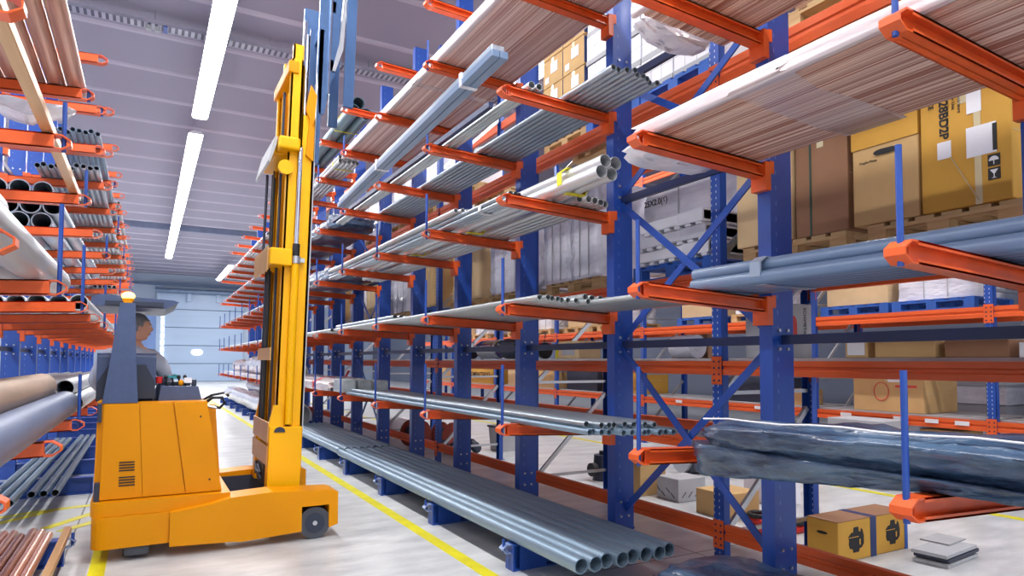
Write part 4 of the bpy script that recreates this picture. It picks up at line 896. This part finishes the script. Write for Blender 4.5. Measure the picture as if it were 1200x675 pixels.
TO('front_housing', MB().prism([(.45, .35), (.62, .35), (.56, 1.2), (.45, 1.2)], 'y', 6.5, 7.5), M_YEL, bevel=.012)
# straddle legs
def leg(y0, y1, name):
    prof = [(.2, .09), (.66, .07), (.75, .06), (1.24, .085), (1.24, .30), (1.48, .30), (1.48, .09), (1.5, .1), (1.56, .12), (1.56, .41), (1.5, .43), (.98, .455), (.66, .44), (.5, .40), (.2, .36)]
    return TO(name, MB().prism(prof, 'y', y0, y1), M_YEL, bevel=.012)
l1 = leg(6.04, 6.33, 'straddle_leg'); l2 = leg(7.42, 7.7, 'straddle_leg')
TO('leg_recess', MB().box(.68, 1.5, 7.405, 7.419, .14, .4), M_DARK)
for (ya, yb) in ((6.07, 6.2), (7.5, 7.64)):
    w = TO('wheel', MB().cyl((1.36, ya, .142), (1.36, yb, .142), .14, n=36), M_TYRE, bevel=.008)
    TO('hub', MB().cyl((1.36, ya - .008, .142), (1.36, ya, .142), .085, n=24), M_DARK, w) if False else None
    obj('hub', MB().cyl((1.16, ya - .008 - 6.9, .142), (1.16, ya - 6.9, .142), .088, n=28, mi=0).cyl((1.16, ya - .016 - 6.9, .142), (1.16, ya - .008 - 6.9, .142), .02, n=14, mi=1), [M_DARK, M_SILV], w)
    TO('wheel_recess', MB().box(1.24, 1.48, yb + .01, yb + .02, .05, .3), M_BLACK)
TO('drive_wheel', MB().cyl((-.13, 6.3, .1), (.02, 6.3, .1), .0995, n=28).cyl((.0, 6.85, .13), (.0, 7.05, .13), .129, n=28), M_TYRE)
TO('side_step', MB().box(-.12, .06, 6.12, 6.2, .03, .11), M_TYRE, bevel=.02)
# cab: pillar, roof guard, seat, console
pil = TO('pillar', MB().prism([(-.30, 1.25), (-.05, 1.25), (-.075, 1.7), (-.085, 2.07), (-.195, 2.07), (-.25, 1.62)], 'y', 6.22, 6.34), M_CAB, bevel=.012)
TO('roof_guard', MB().prism([(-.36, 2.045), (.14, 2.035), (.24, 2.095), (.2, 2.11), (-.34, 2.14), (-.4, 2.115), (-.4, 2.065)], 'y', 6.3, 7.35), M_CAB, bevel=.012)
TO('roof_slat', MB().box(-.3, .12, 6.25, 6.3, 2.045, 2.085).box(-.28, .1, 6.24, 6.25, 2.05, 2.065), M_DARK)
0 and TO('front_pillar', MB().cyl((.1, 7.28, 1.25), (.12, 7.28, 2.0), .03, n=12), M_CAB)
0 and TO('rear_pillar', MB().cyl((-.28, 7.28, 1.25), (-.28, 7.28, 2.0), .03, n=12), M_CAB)
TO('beacon', MB().cyl((-.14, 6.28, 2.07), (-.14, 6.28, 2.12), .045, .04, 16), M_YEL)
TO('beacon_lens', MB().ball((-.14, 6.28, 2.13), .05, .05, .035, 16, 10), M_BEACON)
seat = TO('seat', MB().prism([(6.5, 1.25), (6.62, 1.25), (6.60, 1.66), (6.52, 1.66)], 'x', -.36, .08), M_CAB, bevel=.035, seg=3)
TO('seat_cushion', MB().box(-.24, .14, 6.62, 7.08, .99, 1.07), M_CAB, bevel=.03); TO('seat_base', MB().box(-.2, .1, 6.66, 7.04, .76, .99), M_DARK, bevel=.01)
TO('seat_shell', MB().prism([(-.36, 1.27), (.08, 1.27), (.07, 1.42), (-.0, 1.56), (-.27, 1.56), (-.35, 1.42)], 'y', 6.46, 6.5), M_DARK, bevel=.01)
TO('console', MB().prism([(.10, 1.25), (.44, 1.25), (.41, 1.37), (.12, 1.375)], 'y', 6.42, 7.2), M_CAB, bevel=.015)
TO('armrest_rail', MB().sweep([(.07, 6.5, 1.25), (.07, 6.5, 1.37), (.1, 6.6, 1.42)], .012, 8), M_SILV)
mb = MB()
for x, y in ((.17, 6.52), (.22, 6.56), (.27, 6.52), (.32, 6.56)): mb.cyl((x, y, 1.37), (x - .012, y, 1.44), .008, n=8).ball((x - .012, y, 1.45), .016, .016, .02, 10, 8)
TO('control_lever', mb, M_BLACK)
TO('control_panel', MB().box(.15, .36, 6.6, 6.8, 1.375, 1.41).box(.36, .40, 6.5, 6.56, 1.37, 1.43), M_DARK, bevel=.008)
TO('yellow_knob', MB().ball((.275, 6.49, 1.40), .022, .022, .03, 12, 8), M_YEL)
TO('teal_clip', MB().bar((.16, 6.55, 1.46), (.27, 6.55, 1.44), .03, .018).bar((.22, 6.56, 1.47), (.26, 6.6, 1.455), .02, .012), M_TEAL)
TO('red_button', MB().cyl((.105, 6.5, 1.4), (.105, 6.5, 1.455), .022, .03, 12), M_RED)
TO('document_clip', MB().box(.3, .36, 6.46, 6.5, 1.4, 1.445), M_WHITE)
TO('hose', MB().sweep([(.46, 6.4, 1.22), (.52, 6.36, 1.27), (.6, 6.34, 1.27), (.62, 6.34, 1.22), (.58, 6.34, 1.18), (.54, 6.36, 1.19)], .014, 10), M_BLACK)
TO('hose', MB().sweep([(.44, 6.46, 1.24), (.52, 6.42, 1.29), (.62, 6.4, 1.31), (.66, 6.4, 1.28)], .011, 10), M_BLACK)
TO('hose_fitting', MB().cyl((.47, 6.36, 1.2), (.56, 6.35, 1.18), .014, n=10).cyl((.62, 6.38, 1.30), (.67, 6.38, 1.32), .012, n=10), M_SILV)

# the mast leans a little towards the forks
LEAN = Matrix.Translation((1.1, 0, .35)) @ Matrix.Rotation(math.radians(1.6), 4, 'Y') @ Matrix.Translation((-1.1, 0, -.35))
def TM(name, mb, m, parent=None, bevel=0):
    mb.v = [tuple(LEAN @ Vector(v)) for v in mb.v]; return TO(name, mb, m, parent, bevel)
def channel(x0, x1, y0, y1, z0, z1, open_side=1):
    """C rail with its back to the truck end and lips"""
    t = .018; mb = MB()
    mb.box(x0, x1, y0, y0 + t, z0, z1) if open_side > 0 else mb.box(x0, x1, y1 - t, y1, z0, z1)
    mb.box(x0, x0 + t, y0, y1, z0, z1); mb.box(x1 - t, x1, y0, y1, z0, z1)
    return mb
m0, m1 = .99, 1.30
TM('outer_rail', channel(1.17, m1, 6.5, 6.6, .42, 4.0), M_MAST); TM('outer_rail', channel(1.17, m1, 7.25, 7.35, .42, 4.0, -1), M_MAST)
TM('middle_rail', channel(1.06, 1.17, 6.52, 6.61, .5, 4.55), M_MAST); TM('middle_rail', channel(1.06, 1.17, 7.24, 7.33, .5, 4.55, -1), M_MAST)
TM('inner_rail', channel(1.09, 1.2, 6.63, 6.7, .9, 4.75), M_MAST); TM('inner_rail', channel(1.09, 1.2, 7.14, 7.21, .9, 4.75, -1), M_MAST)
TM('rail_strip', MB().box(1.305, 1.315, 6.5, 6.54, .9, 4.2), M_SILV)
# base block with two plates facing the cab; their tan imitates reflected light
bb = TM('mast_base', MB().box(1.0, 1.3, 6.44, 6.6, .38, .98).box(1.0, 1.3, 7.25, 7.4, .38, .98).box(1.04, 1.1, 6.6, 7.25, .45, .9), M_MAST, bevel=.008)
TM('cross_plate', MB().box(.985, .999, 6.46, 7.38, .83, 1.02), M_TANPL, bevel=.004); TM('cross_plate', MB().box(.985, .999, 6.46, 7.38, .62, .8), M_TANPL, bevel=.004)
TM('tilt_arm', MB().prism([(.99, .98), (1.12, .98), (1.09, 1.18), (1.03, 1.18)], 'y', 6.46, 6.5), M_MAST, bevel=.006); TM('tilt_arm', MB().prism([(.99, .98), (1.1, .98), (1.08, 1.2), (1.03, 1.2)], 'y', 7.32, 7.36), M_MAST, bevel=.006)
TM('base_shoe', MB().box(1.02, 1.29, 6.435, 6.44, .42, .92), M_MAST); TM('base_slot', MB().prism([(1.09 + .05 * math.cos(a * PI / 8), .93 + .05 * math.sin(a * PI / 8)) for a in range(9)], 'y', 6.428, 6.436), M_DARK)
TM('valve_block', MB().box(1.0, 1.03, 6.7, 7.1, .42, .6).cyl((.99, 6.8, .5), (.99, 6.95, .56), .02, n=10).sweep([(.99, 6.75, .45), (.97, 6.85, .52), (.98, 7.0, .48), (.99, 7.1, .58)], .012, 8), M_DARK)
# crossheads
TM('crosshead', MB().box(.93, 1.13, 6.42, 6.62, 2.50, 2.66).box(.93, 1.1, 6.62, 7.38, 2.52, 2.64), M_MAST, bevel=.012); TM('crosshead_plate', MB().box(.915, .929, 6.5, 7.35, 2.45, 2.68), M_TANPL, bevel=.004)
TM('crosshead', MB().box(.96, 1.16, 6.42, 6.6, 3.62, 3.74).box(.94, 1.1, 6.6, 7.38, 3.6, 3.72), M_MAST, bevel=.02); TM('crosshead_plate', MB().prism([(.9, 3.48), (.95, 3.66), (.96, 3.74), (.935, 3.74), (.885, 3.5)], 'y', 6.5, 7.35), M_SAND)
TM('pulley', MB().cyl((1.04, 6.46, 3.45), (1.04, 6.5, 3.45), .07, n=24), M_MAST)
TM('tie_plate', MB().box(.985, 1.0, 6.55, 7.3, 1.6, 1.72), M_TANPL)
# cylinder and chains between the rails
TM('lift_cylinder', MB().cyl((1.17, 6.47, 1.0), (1.17, 6.47, 2.55), .036, n=20), M_MAST)
TM('cylinder_clamp', MB().cyl((1.17, 6.47, 2.53), (1.17, 6.47, 2.6), .045, n=20).box(1.09, 1.25, 6.45, 6.49, 2.545, 2.585), M_SILV)
TM('cylinder_head', MB().cyl((1.17, 6.47, 2.6), (1.17, 6.47, 2.72), .034, n=20), M_BLACK)
TM('piston_rod', MB().cyl((1.17, 6.47, 2.72), (1.17, 6.47, 3.66), .022, n=18), M_CHROME)
for x, y in ((.99, 6.85), (1.0, 7.0), (1.04, 7.1)):
    TM('chain', stripes_chain if False else MB().box(x, x + .012, y, y + .035, 1.0, 3.5), M_BLACK)
TM('hose_line', MB().cyl((.955, 7.05, 2.6), (.96, 7.05, 3.5), .014, n=10).cyl((1.02, 7.2, .95), (1.02, 7.2, 2.6), .016, n=10).cyl((1.05, 6.8, 1.0), (1.05, 6.8, 4.3), .013, n=10), M_DARK)
# upper rails end and the carriage of steel-blue plates
TM('top_cap', MB().box(1.03, 1.13, 6.5, 7.36, 4.4, 4.52), M_YEL, bevel=.01)
TM('rod_top', MB().cyl((1.21, 6.6, 3.9), (1.21, 6.6, 4.85), .02, n=12).box(1.23, 1.235, 6.56, 6.6, 3.3, 4.9), M_CHROME)
TM('side_post', MB().box(1.31, 1.35, 6.5, 6.6, 3.55, 4.9), M_BLADE)
TM('carriage', MB().prism([(1.33, 4.05), (1.38, 4.05), (1.44, 4.4), (1.5, 4.55), (1.5, 5.5), (1.3, 5.5), (1.3, 4.5)], 'y', 6.5, 6.54).prism([(1.33, 4.05), (1.38, 4.05), (1.44, 4.4), (1.5, 4.55), (1.5, 5.5), (1.3, 5.5), (1.3, 4.5)], 'y', 7.3, 7.34).box(1.42, 1.46, 6.5, 7.34, 4.5, 4.62).box(1.42, 1.46, 6.5, 7.34, 5.1, 5.22), M_BLADE, bevel=.004)
TM('roller_bracket', MB().prism([(1.2, 4.05), (1.28, 3.88), (1.3, 4.2), (1.24, 4.3)], 'y', 6.46, 6.5).prism([(1.22, 3.6), (1.29, 3.55), (1.29, 3.9), (1.24, 3.95)], 'y', 6.46, 6.5), M_YEL, bevel=.01)
TM('guide_bar', MB().box(1.17, 1.19, 6.52, 6.58, 4.5, 4.95).box(1.4, 1.415, 6.46, 6.5, 4.25, 5.4), M_CHROME)
TM('fork_shank', MB().box(1.56, 1.66, 6.46, 6.5, 4.16, 5.6), M_BLADE, bevel=.004); TM('fork_shank', MB().box(1.56, 1.66, 7.1, 7.14, 4.16, 5.6), M_BLADE, bevel=.004)
TM('fork_stay', MB().prism([(1.44, 4.5), (1.47, 4.5), (1.54, 4.74), (1.56, 5.3), (1.53, 5.3), (1.5, 4.8)], 'y', 6.48, 6.52), M_SILV)

# the steel load high in the aisle
ld = thing('steel_profile_load', 'pale blue steel profile bundle hanging slanted high beside the fifth arms', 'steel bundle', (2.1, 3.95, 3.71))
q = Vector((0, 4.2, -.2)); mb = MB()
R = q.to_track_quat('Y', 'Z').to_matrix().to_4x4()
mb.box(-.06, .0, 0, 4.2, 0, .055, M=R).box(.004, .07, 0, 4.2, 0, .055, M=R)
obj('profile', mb, M_PVC, ld, bevel=.006)
obj('profile', MB().box(-.05, .05, .02, 4.15, .058, .1, M=R), M_STEEL, ld, bevel=.006)
obj('band', MB().box(-.065, .075, .5, .54, -.003, .104, M=R), M_FILM, ld); obj('band', MB().box(-.065, .075, 2.6, 2.64, -.003, .104, M=R), M_FILM, ld)

# ------------------------------------------------------------------ the driver
def skin(name, pts, edges, rad, m, parent=None, root=0, sub=2, loc=(0, 0, 0)):
    me = bpy.data.meshes.new(name); me.from_pydata([Vector(p) for p in pts], edges, []); me.materials.append(m)
    o = link(name, me, parent, loc); s = o.modifiers.new('skin', 'SKIN'); s.use_smooth_shade = True
    for i, v in enumerate(me.skin_vertices[0].data):
        r = rad[i]; v.radius = (r, r) if not isinstance(r, tuple) else r; v.use_root = (i == root)
    u = o.modifiers.new('sub', 'SUBSURF'); u.levels = sub; u.render_levels = sub
    return o
px, py = -.1, 6.86
# one continuous body: pelvis, spine, neck, both arms to the wrists, both legs; facing down the aisle
Pp = [(0, 0, 1.36), (0, -.01, 1.5), (0, -.03, 1.64), (0, -.03, 1.76), (.01, -.01, 1.84), (.015, .0, 1.89),
      (-.18, -.03, 1.72), (-.285, -.02, 1.52), (-.24, .24, 1.44), (-.16, .34, 1.43),
      (.17, -.03, 1.72), (.26, -.04, 1.57), (.27, -.16 + .3, 1.46), (.275, -.0 + .2, 1.455),
      (-.1, .06, 1.36), (-.13, .42, 1.37), (-.13, .47, .98), (.1, .06, 1.36), (.13, .42, 1.37), (.13, .47, .98),
      (-.13, .58, .93), (.13, .58, .93)]
Ee = [(0, 1), (1, 2), (2, 3), (3, 4), (4, 5), (3, 6), (6, 7), (7, 8), (8, 9), (3, 10), (10, 11), (11, 12), (12, 13), (0, 14), (14, 15), (15, 16), (16, 20), (0, 17), (17, 18), (18, 19), (19, 21)]
Rr = [.14, .135, .14, .10, .056, .054, .065, .052, .04, .03, .065, .052, .04, .03, .09, .068, .045, .09, .068, .045, .04, .04]
PE = thing('person', 'grey-haired driver in a light grey shirt seated in the yellow truck, looking right', 'person', (px, py, -.105))
body = skin('body', Pp, Ee, Rr, M_SKIN, PE)
shirt = skin('shirt', [Pp[i] for i in (0, 1, 2, 3, 6, 7, 8, 10, 11, 12)] + [(.005, -.02, 1.80), (.01, -.015, 1.845)], [(0, 1), (1, 2), (2, 3), (3, 4), (4, 5), (5, 6), (3, 7), (7, 8), (8, 9), (3, 10), (10, 11)],
             [.165, .165, .18, .15, .11, .072, .054, .11, .07, .052, .105, .072], M_SHIRT, PE)
skin('trousers', [Pp[i] for i in (0, 14, 15, 16, 17, 18, 19)], [(0, 1), (1, 2), (2, 3), (0, 4), (4, 5), (5, 6)], [.16, .105, .08, .06, .105, .08, .06], M_TROUS, PE)
# head turned to the right (+X)
hx, hy, hz = .035, .01, 2.0
HM = Matrix.Translation((hx, hy, hz)) @ Matrix.Rotation(math.radians(-78), 4, 'Z') @ Matrix.Diagonal((1, 1, 1, 1))
def head_mesh():
    mb = MB(); n, m = 28, 22; vs = []
    for j in range(m + 1):
        t = PI * j / m
        for i in range(n):
            a = 2 * PI * i / n; x = math.sin(t) * math.cos(a); y = math.sin(t) * math.sin(a); z = math.cos(t)
            X, Y, Z = x * .078, y * .098, z * .125
            if Z < 0: k = 1 + Z * 2.2; X *= max(.55, k); Y = Y * (.86 if Y > 0 else max(.5, 1 + Z * 3.4)) + (.012 if Y > 0 else 0)
            f = math.exp(-(X / .014) ** 2)
            if Y > .05: Y += f * (.026 * math.exp(-((Z + .018) / .018) ** 2) + .008 * math.exp(-((Z - .015) / .03) ** 2)) + .007 * math.exp(-((Z - .035) / .012) ** 2) * math.exp(-(X / .05) ** 2) + .006 * math.exp(-((Z + .062) / .008) ** 2) * math.exp(-(X / .025) ** 2) - .006 * math.exp(-((Z - .01) / .014) ** 2) * math.exp(-((abs(X) - .03) / .014) ** 2) + .010 * math.exp(-((Z + .105) / .014) ** 2) * math.exp(-(X / .025) ** 2)
            vs.append(HM @ Vector((X, Y, Z)))
    mb.add(vs, [(j * n + i, (j + 1) * n + i, (j + 1) * n + (i + 1) % n, j * n + (i + 1) % n) for j in range(m) for i in range(n)], True)
    for sx in (-1, 1): mb.ball(HM @ Vector((sx * .077, -.008, -.005)), .018, .012, .034, 12, 8, M=None)
    return mb
hd = obj('head', head_mesh(), M_SKIN, PE)
mb = MB(); n, m = 28, 12; vs = []
for j in range(m + 1):
    t = PI * .60 * j / m
    for i in range(n):
        a = 2 * PI * i / n; X = math.sin(t) * math.cos(a) * .087; Y = math.sin(t) * math.sin(a) * .107 - .008; Z = math.cos(t) * .134
        if Y > .03 and Z < .07: Z = .07 + (Z - .07) * .1; Y = min(Y, .088)
        if abs(X) > .06 and Y > -.02 and Z < .02: Z = .02 + (Z - .02) * .3
        vs.append(HM @ Vector((X, Y, Z)))
mb.add(vs, [(j * n + i, (j + 1) * n + i, (j + 1) * n + (i + 1) % n, j * n + (i + 1) % n) for j in range(m) for i in range(n)], True)
obj('hair', mb, M_HAIR, PE)
for sx in (-1, 1):
    e = obj('eye', MB().ball(HM @ Vector((sx * .03, .086, .012)), .011, .011, .008, 10, 8), M_WHITE, PE)
    obj('eyebrow', MB().bar(HM @ Vector((sx * .018, .098, .034)), HM @ Vector((sx * .044, .09, .033)), .006, .006), M_HAIR, PE)
obj('lips', MB().bar(HM @ Vector((-.02, .094, -.06)), HM @ Vector((.02, .094, -.06)), .008, .010), mat('lips', (176, 104, 96), .5), PE)
def hand(wr, d, side):
    """palm with five fingers curled forward and down; wr = wrist, d = pointing direction"""
    d = Vector(d).normalized(); u = Vector((0, 0, 1)); r = d.cross(u).normalized(); w = Vector(wr)
    pts = [w, w + d * .045, w + d * .085]; ed = [(0, 1), (1, 2)]; rad = [(.026, .02), (.034, .018), (.036, .015)]
    for k, (off, ln) in enumerate(((-.033, .062), (-.011, .074), (.011, .07), (.033, .056))):
        b = w + d * .083 + r * off; i = len(pts)
        pts += [b, b + d * ln * .5 - u * .008, b + d * ln * .8 - u * .03, b + d * ln * .85 - u * .05]
        ed += [(2, i), (i, i + 1), (i + 1, i + 2), (i + 2, i + 3)]; rad += [.0105, .0095, .009, .008]
    i = len(pts); s = side
    pts += [w + d * .025 + r * s * .03, w + d * .055 + r * s * .052 - u * .01, w + d * .08 + r * s * .048 - u * .025]
    ed += [(1, i), (i, i + 1), (i + 1, i + 2)]; rad += [.014, .011, .009]
    return skin('hand', pts, ed, rad, M_SKIN, PE, sub=2)
hand(Pp[9], (.15, 1, -.1), 1); hand(Pp[13], (.25, 1, -.12), -1)

# ------------------------------------------------------------------ stake sockets on the floor, wiring
# ------------------------------------------------------------------ light from outside, camera
W = bpy.data.worlds.new('daylight'); S.world = W; W.use_nodes = True
bg = W.node_tree.nodes['Background']; bg.inputs[0].default_value = (.86, .92, 1, 1); bg.inputs[1].default_value = 1.5
cam = bpy.data.cameras.new('camera'); co = bpy.data.objects.new('camera', cam); COL.objects.link(co); S.camera = co
Mw = Matrix(((0.8732049494572617, -0.02328114040140261, -0.4867967797191672), (-0.4873461553067835, -0.03635216076880436, -0.8724518584513047), (0.0026155594119820526, 0.9990678199747248, -0.043088860972567054)))
co.matrix_world = Matrix.Translation((0, 0, 1.6)) @ Mw.to_4x4()
cam.sensor_fit = 'HORIZONTAL'; cam.sensor_width = 36; cam.lens = 768 / 1200 * 36
cam.shift_x = 0; cam.shift_y = (390 - 337.5) / 1200
cam.clip_start = .05; cam.clip_end = 200
S.view_settings.view_transform = 'Standard'; S.view_settings.look = 'None'; S.view_settings.gamma = 1; S.view_settings.exposure = 0; S.view_settings.use_curve_mapping = False
S.cycles.max_bounces = 8; S.cycles.diffuse_bounces = 4; S.cycles.glossy_bounces = 3
S.cycles.sample_clamp_indirect = 8
